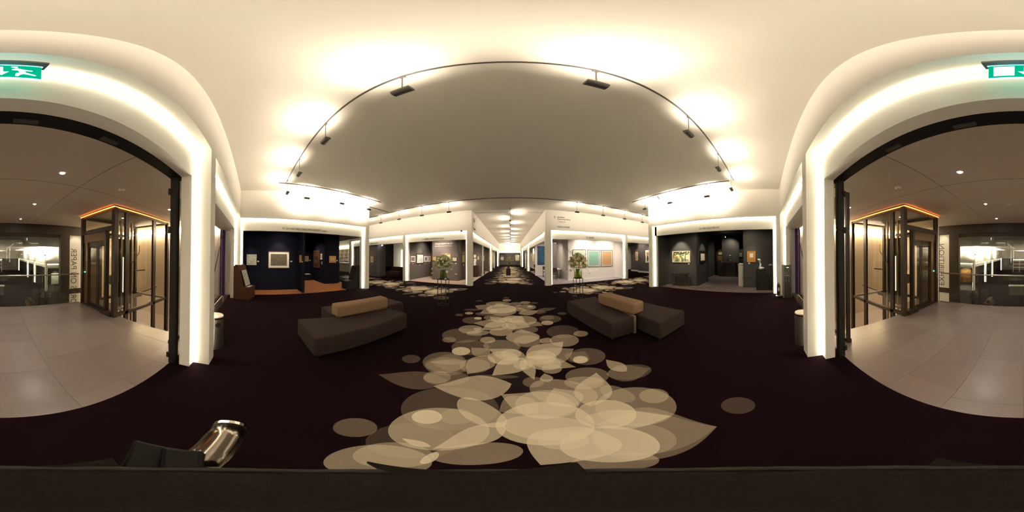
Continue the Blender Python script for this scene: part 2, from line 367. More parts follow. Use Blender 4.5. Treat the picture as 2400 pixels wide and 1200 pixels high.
TB = lambda u,v,w: (u, -.56+v, w)           # behind the camera, faces +Y
TL = lambda u,v,w: (-6.6+v, u, w)           # left, faces +X
TR = lambda u,v,w: (6.62-v, u, w)           # right, faces -X
TF = lambda u,v,w: (u, 9.2-v, w)            # across the crossing, faces -Y
TCL = lambda u,v,w: (-2.2+v, u, w)          # corridor left, faces +X
TCR = lambda u,v,w: (2.05-v, u, w)          # corridor right
back = front('wall_back', 'white portal wall with three lit openings behind the viewpoint', TB, -6.62, 6.64, [(-6.42,-2.27),(-2.03,2.2),(2.44,6.44)])
left = front('wall_left', 'left white portal wall round the navy stand', TL, -.76, 5.62, [(-.6,5.4)])
right = front('wall_right', 'right white portal wall round the charcoal stand', TR, -.56, 5.8, [(-.42,5.58)])
ffl = front('wall_front_left', 'white portal wall across the crossing left of the corridor', TF, -13.95, -2.2, [(-13.6,-7.12),(-6.92,-2.5)])
ffr = front('wall_front_right', 'white portal wall across the crossing right of the corridor', TF, 2.05, 16, [(2.38,7.92),(8.12,15)])
fcl = front('wall_corridor_left', 'left side of the corridor with two lit portals', TCL, 9.416, 33, [(9.52,20.0),(20.3,31.4)], fs=9.561, posts=(14.65,25.5))
fcr = front('wall_corridor_right', 'right side of the corridor with two lit portals', TCR, 9.416, 33, [(9.52,19.7),(20.0,29.4)], fs=9.561, posts=(14.65,24.7))
# end wall of the corridor
ew = struct('wall_corridor_end', 'bright end wall over the taupe stand at the end of the corridor')
MB().box(-2.4,2.3,33,33.2,2.72,4.5).build('fascia', m_wall, ew)
MB().box(-2.4,2.3,32.9,32.93,2.70,2.72).build('light_strip', m_led, ew)
# side returns of the two front corner stands that face the crossing
for sx,xx in ((-1,-6.6),(1,6.62)):
    s = struct('wall_side', ('left' if sx<0 else 'right')+' stand side wall over its opening to the crossing')
    MB().box(xx+sx*.22, xx+sx*6.5, 5.42, 5.6, 2.76, 4.5).build('fascia', m_wall, s)
# outer closing walls
for nm,b in (('wall_outer_left',(-21.1,-21,-.7,33,0,4.5)),('wall_outer_right',(16,16.1,-.7,33,0,4.5))):
    MB().box(*b).build('wall_panel', m_wall, struct(nm, None))
# top walls of the side stands above their own ceilings
def room(name, label, walls, m, floor=None, fm=None, ceil=None, cm=None, h=3.3, skirt=None, sm=None):
    r = struct(name, label)
    for (x0,x1,y0,y1) in walls:
        MB().box(x0,x1,y0,y1,0,h).build('wall_panel', m, r)
        if skirt:
            MB().box(x0-.015,x1+.015,y0-.015,y1+.015,0,skirt).build('baseboard', sm or m, r)
    if floor: MB().box(floor[0],floor[1],floor[2],floor[3],.001,.012).build('floor_panel', fm, r)
    if ceil: MB().box(ceil[0],ceil[1],ceil[2],ceil[3],h-.02,h).build('ceiling_panel', cm or m, r)
    return r
# ---- left navy stand
rl = room('wall_navy_stand', 'navy blue walls of the left stand',
 [(-8.05,-7.95,-.9,2.2),(-8.05,-7.02,2.16,2.26),(-11.6,-11.5,2.26,4.3),(-11.6,-9.1,4.2,4.3),(-9.2,-9.1,4.3,5.24),(-11.6,-8.05,2.16,2.26),(-7.95,-6.97,-.9,-.85)],
 m_navy, (-11.5,-6.98,-.85,5.5), m_orange, (-11.6,-7.0,-.9,5.4), m_navy)
# ---- right charcoal stand
rr = room('wall_charcoal_stand', 'charcoal walls of the right stand',
 [(7.0,7.95,5.42,5.5),(7.95,8.05,3.62,5.5),(8.05,9.7,3.62,3.7),(9.7,9.78,3.7,4.4),(9.78,11.9,4.3,4.4),(11.9,14.2,4.3,4.38),(14.0,14.1,-1,4.3),
  (8.15,8.25,-.9,1.15),(12.6,12.7,2.1,3.5),(7.0,8.15,-.9,-.8),(8.25,14.0,-1,-.9)],
 m_dgreen, (7.02,14.0,-.9,5.42), m_dfloor, (7.0,14.1,-1,5.5), m_dgreen, skirt=.12)
# ---- grey stand across the crossing, left of the corridor
rg = room('wall_grey_stand', 'grey-brown walls of the stand left of the corridor',
 [(-7.0,-6.9,9.58,13.0),(-6.9,-5.6,13.0,13.1),(-5.65,-3.6,10.92,11.9),(-3.6,-3.3,11.85,11.95),(-3.32,-3.24,11.9,14.2),(-3.24,-2.56,14.2,14.3),(-2.9,-2.56,16.2,16.3),(-3.9,-3.8,14.3,19.5),(-3.8,-2.56,19.5,19.6)],
 m_greyp, (-6.9,-2.5,9.5,19.6), m_pfloor, (-7.0,-2.56,9.58,19.6), m_lgrey)
# ---- white stand right of the corridor
rw = room('wall_white_stand', 'white walls of the stand right of the corridor',
 [(4.0,8.1,10.75,10.85),(8.06,8.14,9.58,10.75),(2.41,3.45,14.6,14.7),(3.45,3.55,14.7,19.5)],
 m_white, (2.38,8.1,9.5,19.6), m_lfloor, (2.41,8.1,9.58,19.6), m_white, skirt=.13, sm=m_wall)
MB().box(3.55,8.2,19.5,19.6,0,3.3).build('wall_panel', m_lgrey, rw)
MB().box(4.0,4.1,10.85,13.5,0,3.3).build('wall_panel', m_lgrey, rw)
# ---- taupe stand far right
rt = room('wall_taupe_stand', 'taupe walls with white skirting of the far right stand',
 [(12.75,12.85,12.2,13.9),(12.2,12.85,12.15,12.2),(12.15,12.25,9.6,12.15)], m_greyp, None, None, (8.1,16,9.58,16), m_greyp, skirt=.16, sm=m_wall)
MB().box(8.1,16,16,16.1,0,3.3).build('wall_panel', m_wall, rt)
# ---- grey stand far left
rf = room('wall_far_left_stand', 'grey walls of the far left stand',
 [(-13.8,-10.15,9.58,9.68),(-10.4,-10.15,9.68,10.6),(-7.2,-7.12,9.58,14.5)], m_grey, (-13.8,-7.12,9.5,14.5), m_carpet, (-13.9,-7.1,9.58,14.5), m_grey)
MB().box(-12.9,-11.72,12.0,12.1,0,3.3).build('wall_panel', m_black, rf)
MB().box(-9.4,-7.2,14.4,14.5,0,3.3).build('wall_panel', m_grey, rf)
# lit portal seen through it
pf = struct('wall_far_portal', 'lit white portal seen through the far left stand')
MB().box(-13.9,-9.4,16.0,16.1,0,4.5).build('wall_panel', m_wall, pf)
MB().box(-12.1,-11.7,15.4,15.6,0,2.6).build('pillar', m_wall, pf)
MB().box(-12.1,-12.0,15.35,15.4,0,2.6).build('light_strip', m_led, pf)
# ---- taupe stand at corridor end
re_ = room('wall_end_stand', 'taupe stand at the far end of the corridor', [(-2.6,2.6,36.0,36.1),(-2.6,-2.5,33.3,36),(2.5,2.6,33.3,36)], m_greyp, (-2.5,2.5,33.2,36), m_carpet, (-2.6,2.6,33.3,36), m_greyp, h=3.2)
oe = struct('wall_outer_end', None)
MB().box(-16,-2.6,33.2,33.3,0,4.5).build('wall_panel', m_wall, oe); MB().box(2.6,16,33.2,33.3,0,4.5).build('wall_panel', m_wall, oe)
# lettering on the lintels
text(left,'lettering','707  DAY AND FABER/ CHRISTOPHER KINGZETT London', .125, (-6.815,1.17,2.84),(pi/2,0,pi/2), m_text, sx=.66)
text(right,'lettering','716  ERIC GILLIS FINE ART', .125, (6.835,2.95,2.86),(pi/2,0,-pi/2), m_text, sx=.66)
text(ffl,'lettering','714  STEPHEN ONGPIN FINE ART London', .14, (-5.62,9.41,2.86),(pi/2,0,0), m_text, sx=.62)
text(ffl,'lettering','719  EMANUEL VON BAEYER', .14, (-11.0,9.41,2.86),(pi/2,0,0), m_text, sx=.62)
text(ffr,'lettering','712  GALLERIA', .15, (4.75,9.41,2.88),(pi/2,0,0), m_text, sx=.6)
text(ffr,'lettering','710  ALEXANDER', .14, (11.2,9.41,2.86),(pi/2,0,0), m_text, sx=.6)
text(ffr,'lettering','WORKS ON PAPER', .15, (2.75,9.19,3.42),(pi/2,0,0), m_text, sx=.62)
text(ffr,'lettering','National Exhibition\nRestaurants, Lounges, Cloakroom', .12, (2.76,9.19,4.04),(pi/2,0,0), m_text, sx=.5)
text(ffr,'lettering','Champagne Bar', .12, (2.82,9.19,3.76),(pi/2,0,0), mat('faint_lettering',(.45,.42,.36),.8), sx=.6)
a = MB(); a.box(2.59,2.61,9.185,9.2,3.98,4.10)
a.add([(2.55,9.187,4.07),(2.56,9.187,4.06),(2.61,9.187,4.12),(2.60,9.187,4.135),(2.65,9.187,4.07),(2.64,9.187,4.06),(2.59,9.187,4.12)],[(0,1,2,3),(3,6,5,4)])
a.build('arrow_sign', m_text, ffr)
text(fcl,'lettering','National Exhibition\nRestaurants, Lounges\nCloakroom', .09, (-2.19,9.62,4.05),(pi/2,0,pi/2), m_text, sx=.6)
text(fcl,'lettering','WORKS ON PAPER', .11, (-2.19,9.62,3.42),(pi/2,0,pi/2), m_text, sx=.6)
text(rg,'lettering','STEPHEN ONGPIN FINE ART', .155, (-5.45,10.91,2.64),(pi/2,0,0), m_textw, sx=.74)
text(rg,'lettering','Old Master, Nineteenth Century and Modern Drawings', .07, (-5.45,10.91,2.50),(pi/2,0,0), m_textw, sx=.86)
# ------------------------------------------------------------------ lobby
lf = struct('floor_lobby', 'grey-brown stone tiles of the lobby')
MB().box(-2.86,2.92,-4.85,-1.05,-.25,-.012).build('screed', m_grout, lf)
rnd = random.Random(4)
xs = [-2.86]+[-2.42+.6*i for i in range(9)]+[2.92]
tile_me = {}
for i in range(len(xs)-1):
    y = -4.85; first = rnd.choice((.45,.75,.9,.3))
    while y < -1.06:
        L = first if y == -4.85 else .9
        y2 = min(-1.05, y+L)
        x0, x1 = xs[i]+.0012, xs[i+1]-.0012
        MB().box(x0,x1,y+.0012,y2-.0012,-.012,rnd.uniform(-.0004,.0004)).build('tile', rnd.choice(m_tile), lf)
        y = y2
cb = struct('ceiling_lobby', 'grey-beige lobby ceiling')
MB().box(-7,7,-7,-.92,2.95,3.1).build('ceiling_panel', m_lobc, cb)
for xx in (-1.4,1.4): MB().box(xx,xx+.006,-6.7,-1.1,2.9485,2.9505).build('ceiling_joint', m_lampm, cb)
MB().box(-7,7,-2.6,-2.594,2.9485,2.9505).build('ceiling_joint', m_lampm, cb)
# stair wells both sides: wall, landing, lower floor
m_warmled = emis('warm_led', (1.0,.80,.54), 120)
m_stairw = mat('stairwell_wall', (.75,.68,.60), .8)
for sx,nm in ((-1,'left'),(1,'right')):
    w = struct('wall_stairwell_'+nm, 'pale wall of the '+nm+' stairwell with a warm cove light')
    MB().box(sx*6.9,sx*7.0,-7,-1.3,-2.7,2.95).build('wall_panel', m_stairw, w)
    MB().box(sx*6.84,sx*6.9,-6.9,-1.45,2.80,2.83).build('light_strip', m_warmled, w)
    MB().box(sx*2.95,sx*6.9,-5.6,-1.4,-1.5,-1.4).build('landing', m_tile[0], w)
    MB().box(sx*3.72,sx*6.9,-6.8,-6.7,-2.7,2.95).build('wall_panel', m_stairw, w)
    MB().box(sx*2.6,sx*6.9,-1.4,-1.36,-2.7,-.1).build('wall_panel', m_stairw, w)
    # bay glazing behind the side bays of the back wall
    g = struct('window_'+('1' if sx<0 else '2'), nm+' bay glazing behind the purple curtain')
    MB().box(sx*2.42,sx*6.5,-1.345,-1.33,.08,2.76).build('glass_pane', m_glass, g)
    for a_ in (2.42,3.75,5.1,6.45): MB().box(sx*a_,sx*(a_+.06),-1.37,-1.31,0,2.76).build('mullion', m_dark, g)
    MB().box(sx*2.4,sx*6.5,-1.38,-1.3,0,.08).build('sill', m_dark, g)
    MB().box(sx*2.75,sx*6.9,-1.4,-.92,2.76,2.95).build('ceiling_panel', m_wall, g)
    MB().tube([(sx*6.45,-1.27,2.55),(sx*4.4,-1.27,.35)],.014,6).build('tension_rod', m_dark, g)
    c = MB()
    for k in range(10):
        x = 6.52+k*.03; c.box(sx*x,sx*(x+.03),-1.28-(k%2)*.03,-1.22-(k%2)*.03,.02,2.74)
    tag(c.build('curtain', m_purple), 'gathered purple curtain at the far edge of the '+nm+' bay window', 'curtain')
    MB().box(sx*6.84,sx*7.0,-1.4,-.78,0,2.95).build('wall_panel', m_wall, g)
# façade behind the balustrade
fa = struct('wall_facade', 'dark bronze window frame across the atrium')
MB().box(-3.72,3.76,-6.82,-6.68,2.54,2.95).build('beam', m_dark, fa)
for a_,b_ in ((-3.13,-2.68),(2.73,3.2)):
    MB().box(a_,b_,-6.86,-6.66,-2.7,2.6).build('mullion', m_dark, fa)
MB().box(-2.68,2.73,-6.76,-6.748,-2.7,2.54).build('glass_pane', m_glass, fa)
MB().box(-2.68,2.73,-6.77,-6.73,2.40,2.55).build('frame_rail', m_dark, fa)
m_ban = mat('banner_panel', (.72,.69,.6), .7)
for (a_,b_,txt,lab) in ((-3.72,-3.14,'WORKS ON PAPER','left pale banner panel with mirrored vertical lettering by the atrium'),(3.21,3.76,'EXHIBITION','right pale banner panel with mirrored vertical lettering by the atrium')):
    bn = thing('banner', lab, 'banner', (a_,-6.72,0))
    MB().box(a_,b_,-6.72,-6.70,.08,2.72).build('panel', m_ban, bn)
    MB().box(a_,b_,-6.73,-6.69,-.16,.08).build('crossbar', m_dark, bn)
    MB().box(a_,b_,-6.72,-6.70,-2.6,-.16).build('lower_panel', m_ban, bn)
    # lettering reads vertically and mirrored from this side
    c = bpy.data.curves.new('lt','FONT'); c.body = txt; c.size = .40; c.extrude = .002
    t = bpy.data.objects.new('tmp', c); COL.objects.link(t)
    me = bpy.data.meshes.new_from_object(t.evaluated_get(bpy.context.evaluated_depsgraph_get())); COL.objects.unlink(t); bpy.data.objects.remove(t)
    wdt = max(v.co.x for v in me.vertices)
    span = 3.0 if txt[0] == 'W' else 1.95
    sc_ = span/wdt; zt = 2.12 if txt[0] == 'E' else 1.95
    for v in me.vertices:
        x, y, z = v.co
        if txt[0] == 'W':   # first letters at the bottom, glyph tops towards -X... mirrored
            v.co = (b_-.08-(y*1.05) - a_ , .022+z, zt-span+x*sc_)
        else:
            v.co = (b_-a_-.26-y*.98+.24, .022+z, zt-span+x*sc_)
    me.materials.clear(); me.materials.append(m_text)
    o = bpy.data.objects.new('lettering', me); COL.objects.link(o); o.parent = bn
    cx_ = (a_+b_)/2
    spot(bn, (cx_,-6.2,2.9), (cx_,-6.72,1.75), 10, 60, .6, (1,.88,.66))
# balustrade
bl = thing('glass_balustrade', 'frameless glass balustrade with slim handrail at the lobby edge', 'balustrade', (0,-4.84,0))
px_ = [-2.62,-1.95,-.95,.0,.95,1.95,2.66]
for i in range(6): MB().box(px_[i]+.006,px_[i+1]-.006,-4.85,-4.838,-.1,.99).build('glass_panel', m_glass, bl)
MB().tube([(-2.62,-4.844,1.01),(2.66,-4.844,1.01)],.02,8).build('handrail', m_steel, bl)
MB().box(-2.62,2.66,-4.86,-4.83,0,.03).build('base_channel', m_steel, bl)
# door track, black posts
dr = struct('door_1', 'black metal door frame in the central opening')
MB().box(-2.02,2.19,-1.08,-.93,2.765,2.88).build('head_track', m_black, dr)
for xx,sx in ((-1.93,-1),(2.1,1)):
    MB().box(xx-.05,xx+.05,-1.07,-.98,0,2.77).build('post', m_black, dr)
    MB().box(xx-.03*1,xx+.0,-.98,-.93,.02,2.76).build('glass_leaf', m_gdark, dr)
    for z in (.12,1.95,2.5): MB().box(xx-sx*.05,xx-sx*.075,-1.09,-1.05,z,z+.09).build('hinge', m_black, dr)
for xx in (-.9,-.25,.3,.95): MB().box(xx,xx+.16,-1.05,-1.0,2.75,2.766).build('track_block', m_lampm, dr)

# lifts
def lift(sx, label):
    X = lambda x: (x if sx<0 else -x+.05)
    r = thing('glass_lift', label, 'lift', (X(-3.9),-3.9,-2.7))
    def bx(a,b,c,d,e,f,nm,m): 
        return MB().box(X(a),X(b),c,d,e,f).build(nm, m, r)
    for (a,c) in ((-2.72,-3.13),(-2.72,-4.72),(-5.28,-3.13),(-5.28,-4.72)):
        bx(a-.06,a+.06,c-.06,c+.06,-2.7,2.9,'corner_post',m_dark)
    for z in (0.0,2.83,-1.4):
        bx(-5.22,-2.78,-3.18,-3.1,z,z+.09,'frame_rail',m_dark); bx(-5.22,-2.78,-4.76,-4.68,z,z+.09,'frame_rail',m_dark)
        if z>=0: bx(-2.76,-2.68,-4.66,-3.19,z,z+.06,'frame_rail',m_dark); bx(-5.32,-5.24,-4.66,-3.19,z,z+.06,'frame_rail',m_dark)
    for (a,w) in ((-3.08,.13),(-4.35,.15)): bx(a-w,a,-3.17,-3.1,-2.7,2.83,'mullion',m_dark)
    bx(-5.22,-2.78,-3.135,-3.125,.09,2.83,'glass_panel',m_gdark); bx(-5.22,-4.5,-3.135,-3.125,-2.6,0,'glass_panel',m_gdark)
    bx(-5.3,-5.29,-4.66,-3.19,.09,2.83,'glass_panel',m_gdark); bx(-5.22,-2.78,-4.73,-4.72,.09,2.83,'glass_panel',m_gdark)
    bx(-2.73,-2.72,-4.66,-3.19,2.42,2.83,'glass_panel',m_gdark); bx(-2.78,-2.66,-4.66,-3.19,2.30,2.42,'frame_rail',m_dark)
    bx(-2.78,-2.66,-3.50,-3.42,.03,2.32,'mullion',m_dark); bx(-2.73,-2.72,-3.42,-3.19,.06,2.3,'glass_panel',m_gdark)
    bx(-2.78,-2.62,-3.62,-3.19,0,.12,'frame_rail',m_dark)
    # landing doors
    bx(-2.82,-2.70,-4.66,-3.5,2.05,2.3,'door_header',m_brz); bx(-2.84,-2.72,-4.66,-4.45,.03,2.05,'door_jamb',m_brz)
    for (c,d) in ((-4.43,-3.97),(-3.96,-3.52)):
        dm = MB()
        for q in ((c,c+.06,.05,2.04),(d-.06,d,.05,2.04),(c+.06,d-.06,.05,.14),(c+.06,d-.06,1.9,2.04)): dm.box(X(-2.8),X(-2.77),*q)
        dl = dm.build('door', m_dark, r)
        MB().box(X(-2.79),X(-2.78),c+.06,d-.06,.14,1.9).build('door_glass', m_gdark, dl)
    bx(-2.71,-2.70,-4.60,-4.57,1.08,1.11,'call_button',emis('green_button',(.1,1,.4),3))
    # glowing orange cove on top
    bx(-5.34,-2.64,-3.1,-3.07,2.90,2.915,'light_strip',m_orled); bx(-2.66,-2.63,-4.78,-3.07,2.90,2.915,'light_strip',m_orled)
    bx(-5.34,-2.64,-4.78,-3.07,2.92,2.935,'roof_panel',m_dark)
    # inside: guide rails, hoist frame, cables and cabin
    for a in (-3.55,-3.72,-4.05,-4.22): bx(a,a+.06,-3.95,-3.89,-2.7,2.8,'guide_rail',m_steel2)
    bx(-4.3,-3.45,-4.0,-3.96,-.1,2.2,'hoist_panel',m_dark)
    MB().tube([(X(-4.35),-3.7,2.0),(X(-4.35),-3.7,1.75),(X(-4.0),-3.75,1.35),(X(-3.95),-3.75,.6),(X(-3.9),-3.75,.4)],.012,6).build('cable', m_black, r)
    MB().tube([(X(-4.75),-3.2,.55),(X(-4.4),-3.6,.35)],.015,6).build('cable', m_black, r)
    bx(-4.9,-4.3,-3.9,-3.86,1.08,1.12,'cross_brace',m_dark); bx(-5.2,-4.3,-4.3,-4.26,-.05,.1,'cross_brace',m_dark)
    bx(-3.4,-2.9,-4.6,-4.58,.05,2.2,'cabin_wall',m_steel2); bx(-3.42,-3.4,-4.6,-3.55,.05,2.2,'cabin_wall',m_gdark)
    bx(-3.4,-2.85,-4.6,-3.5,2.2,2.26,'cabin_roof',m_dark); bx(-3.4,-2.85,-4.6,-3.5,-.02,.04,'cabin_floor',m_tile[1])
    bx(-3.38,-3.34,-4.1,-3.95,.7,1.0,'cabin_rail',m_chrome)
    bx(-3.2,-3.17,-3.3,-3.27,.6,1.6,'lit_edge',m_led2)
    return r
m_brz = mat('door_bronze', (.16,.09,.045), .35, metal=.5)
m_steel2 = mat('galvanised_rail', (.30,.25,.18), .4, metal=.7)
m_orled = emis('orange_led', (1.0,.22,.04), 2.6)
m_led2 = emis('cabin_led', (1,.85,.6), .8)
lift(-1, 'glass lift in bronze frame left of the lobby, lit orange along its top')
lift(1, 'glass lift in bronze frame right of the lobby, lit orange along its top')

# ------------------------------------------------------------------ lower hall across the atrium
lo = struct('floor_lower_hall', 'dark carpet of the lower hall')
MB().box(-20,20,-46,-4.9,-2.8,-2.7).build('carpet', m_carpet, lo)
lc = struct('ceiling_lower_hall', 'cream ceiling of the lower hall')
MB().box(-20,20,-46,-6.9,2.5,2.6).build('ceiling_panel', m_ceil, lc)
TLF = lambda u,v,w: (u, -18.1+v, w)
TLA = lambda u,v,w: (-5.5+v, u, w)
TLB = lambda u,v,w: (5.5-v, u, w)
front('wall_lower_front_left', 'lower hall portal wall left of its aisle', TLF, -14, -5.5, [(-13,-5.6)], -2.7, 5.2)
front('wall_lower_front_right', 'lower hall portal wall right of its aisle', TLF, 5.5, 14, [(5.6,13)], -2.7, 5.2)
front('wall_lower_aisle_left', 'left side of the lower hall aisle', TLA, -45, -18.32, [(-44,-31),(-30.7,-25),(-24.7,-18.6)], -2.7, 5.2)
front('wall_lower_aisle_right', 'right side of the lower hall aisle', TLB, -45, -18.32, [(-44,-31),(-30.7,-25),(-24.7,-18.6)], -2.7, 5.2)
le = struct('wall_lower_end', 'end of the lower hall')
MB().box(-6,6,-45.3,-45.2,-2.7,2.5).build('wall_panel', m_greyp, le)
MB().box(-5.5,5.5,-45.1,-45.0,.5,2.5).build('fascia', m_wall, le)
for (x0,x1) in ((-14,-5.9),(5.9,14)):
    MB().box(x0,x1,-19.3,-19.2,-2.7,.6).build('wall_panel', m_dgreen if x0<0 else m_white, le)
    MB().box(x0,x1,-46,-45.9,-2.7,.6).build('wall_panel', m_greyp, le)
for sx in (-1,1):
    MB().box(sx*9,sx*9.1,-45,-19.3,-2.7,.6).build('wall_panel', m_greyp, le)
    MB().box(sx*14,sx*14.1,-19,-6.9,-2.7,2.5).build('wall_panel', m_wall, le)
for i,(x,y) in enumerate(((-5.1,-17.2),(5.1,-17.2),(-8.5,-17.2),(8.5,-17.2),(-3.8,-21),(3.8,-21),(-3.8,-26),(3.8,-26),(-3.8,-32),(3.8,-32),(0,-40))):  # pendants at the portals, then aisle pendants added to brighten the hall
    t = thing('hall_pendant', ('pendant over the lower hall portal, '+['left inner','right inner','left outer','right outer'][i]) if i<4 else ['nearest left','nearest right','second left','second right','third left','third right','farthest middle'][i-4]+' added pendant over the lower hall aisle','lamp',(x,y,2.5))
    MB().tube([(x,y,2.5),(x,y,1.65)],.006,5).build('cable', m_lampm, t)
    MB().tube([(x-.1,y,1.6),(x+.1,y,1.6)],.05,8).build('lamp_body', m_lampm, t)
    spot(t,(x,y,1.68),(x+(0 if i<4 or i==10 else (-1 if x<0 else 1)*.8),y-(.8 if i<4 else .1),2.3),480,168,.9,WARM)
# ------------------------------------------------------------------ light tracks and pendant uplights
def track(a, b, label):
    m = MB(); (x0,y0),(x1,y1) = a, b
    if abs(y1-y0) < .01: m.box(x0,x1,y0-.010,y0+.010,4.472,4.4995)
    else: m.box(x0-.013,x0+.013,y0,y1,4.468,4.4995)
    return tag(m.build('lighting_track', m_lampm), label, 'track')
track((-5.75,1.1),(5.6,1.1),'long ceiling track running across just ahead of the viewpoint')
track((-5.72,.85),(-5.72,5.6),'ceiling track in front of the wall over the navy stand')
track((5.6,1.25),(5.6,5.95),'ceiling track in front of the wall over the charcoal stand')
track((-11.5,7.37),(11.5,7.37),'long ceiling track over the crossing before the corridor')
track((-6.7,5.75),(-6.7,7.2),'short ceiling track over the left arm of the crossing')
track((0.02,9.0),(0.02,31.5),'ceiling track along the middle of the corridor')
ORD = ['first','second','third','fourth','fifth','sixth','seventh','eighth','ninth','tenth','eleventh','twelfth','thirteenth','fourteenth','fifteenth']
def pendant(x, y, axis, out, power, label, group, z=3.94, tilt=.42):
    """axis: direction the cylinder lies along; out: horizontal direction the light is thrown"""
    t = thing('pendant_uplight', label, 'lamp', (x,y,z), group)
    MB().tube([(x,y,4.465),(x,y,z+.025)],.007,6).build('cable', m_lampm, t)
    MB().box(x-.03,x+.03,y-.015,y+.015,4.44,4.465).build('track_adapter', m_lampm, t)
    b = MB()
    dx, dy = axis; L = .10
    # flat-topped housing: half cylinder opening to the outer side
    n = 8; R_ = .048
    prof = []
    for k in range(n+1):
        a = pi+ pi*k/n; prof.append((R_*cos(a)*1.0, R_*sin(a)*.8))
    prof = prof + [(R_,.028),(-R_,.028)]
    vs_ = []
    for s in (-L,L):
        for p,q in prof: vs_.append((x+dx*s-dy*p, y+dy*s+dx*p, z+q))
    N = len(prof)
    b.add(vs_, [tuple(range(N)), tuple(range(2*N-1,N-1,-1))]+[(i,i+N,(i+1)%N+N,(i+1)%N) for i in range(N)])
    lb = b.build('lamp_body', m_lampm, t)
    MB().box(x-abs(dx)*.08-abs(dy)*.025,x+abs(dx)*.08+abs(dy)*.025,y-abs(dy)*.08-abs(dx)*.025,y+abs(dy)*.08+abs(dx)*.025,z+.0285,z+.031).build('lamp_window', m_lwin, lb)
    ox, oy = out
    spot(t, (x+ox*.03,y+oy*.03,z+.06), (x+ox*(.03+tilt),y+oy*(.03+tilt),z+.46), power, 168, .9, WARM, .05, 'lamp_light')
    return t
m_lwin = emis('lamp_window', (1,.85,.6), 8)
for i in range(8):
    pendant((-5.4,-3.95,-2.39,-.865,.67,2.2,3.74,5.21)[i],1.1,(1,0),(0,-1),P_UP,ORD[i]+' pendant uplight from the left on the track just ahead of the viewpoint','pendants on the near track')
for i,y in enumerate((1.9,3.4,4.85)):
    pendant(-5.72,y,(0,1),(-1,0),P_SIDE,['nearest','middle','farthest'][i]+' pendant uplight before the wall over the navy stand','pendants over the navy stand', tilt=.62)
for i,y in enumerate((2.1,3.73,5.13)):
    pendant(5.62,y,(0,1),(1,0),P_SIDE,['nearest','middle','farthest'][i]+' pendant uplight before the wall over the charcoal stand','pendants over the charcoal stand', tilt=.62)
fx = [-10.6,-9.05,-7.5,-5.98,-4.43,-2.9,3.23,4.76,6.28,7.8,9.3,10.85]
for i,x in enumerate(fx):
    pendant(x,7.37,(1,0),(0,1),P_UPF,ORD[i]+' pendant uplight from the left over the crossing','pendants over the crossing', tilt=.75)
for i in range(15):
    s = 1 if i%2 == 0 else -1
    pendant(.02,9.95+i*1.5,(0,1) if i<14 else (1,0),(s,0) if i<14 else (0,1),P_UPC*(1 if i<14 else 4),ORD[i]+' pendant uplight along the corridor ceiling track','pendants along the corridor', tilt=.8)
# small camera on the right track, dome camera under a lintel
t = thing('track_spotlight','small pale spotlight clipped to the track over the charcoal stand','lamp',(5.6,4.35,4.4))
MB().tube([(5.6,4.35,4.46),(5.6,4.35,4.36)],.02,8).build('stem', m_white, t); MB().tube([(5.6,4.35,4.36),(5.66,4.3,4.25)],.04,10).build('lamp_head', m_white, t)
t = thing('dome_camera','small dark dome camera under the fascia beside the corridor corner','camera',(-2.8,9.1,3.2))
MB().lathe(-2.8,9.1,[(.001,3.17),(.045,3.19),(.055,3.23),(.055,3.26)],12).build('dome', m_black, t); MB().box(-2.85,-2.75,9.05,9.2,3.26,3.275).build('bracket', m_lampm, t)

# ------------------------------------------------------------------ lobby ceiling fittings
m_dl = emis('downlight_lens',(1,.97,1),60)
for i,(x,y,lab) in enumerate(((-.9,-2.19,'left downlight nearest the central opening'),(-.89,-3.96,'middle downlight of the left row in the lobby'),(-.8,-5.81,'left downlight farthest out over the atrium'),(.88,-2.19,'right downlight nearest the central opening'),(.91,-3.98,'middle downlight of the right row in the lobby'),(.91,-5.76,'right downlight farthest out over the atrium'),(-3.85,-2.22,'downlight before the left lift'),(3.81,-2.15,'downlight before the right lift'))):
    t = thing('downlight', 'small recessed '+lab, 'lamp', (x,y,2.95), 'lobby downlights')
    MB().lathe(x,y,[(.055,2.944),(.055,2.9495)],16).build('trim_ring', m_lobc, t); MB().lathe(x,y,[(.022,2.939),(.024,2.944)],12).build('lens', m_dl, t)
    spot(t,(x,y,2.93),(x,y,0),P_DOWN if i<6 else P_DOWN*.6,112,1.0,(1,.88,.78),.03)
for (x,y,lab) in ((-2.08,-2.22,'round smoke detector on the lobby ceiling before the left lift'),(2.06,-2.17,'round smoke detector on the lobby ceiling before the right lift'),(.33,-4.07,'round smoke detector on the lobby ceiling between the downlight rows')):
    tag(MB().lathe(x,y,[(.04,2.91),(.06,2.93),(.065,2.9495)],16).build('smoke_detector', m_lobc), lab, 'detector') 

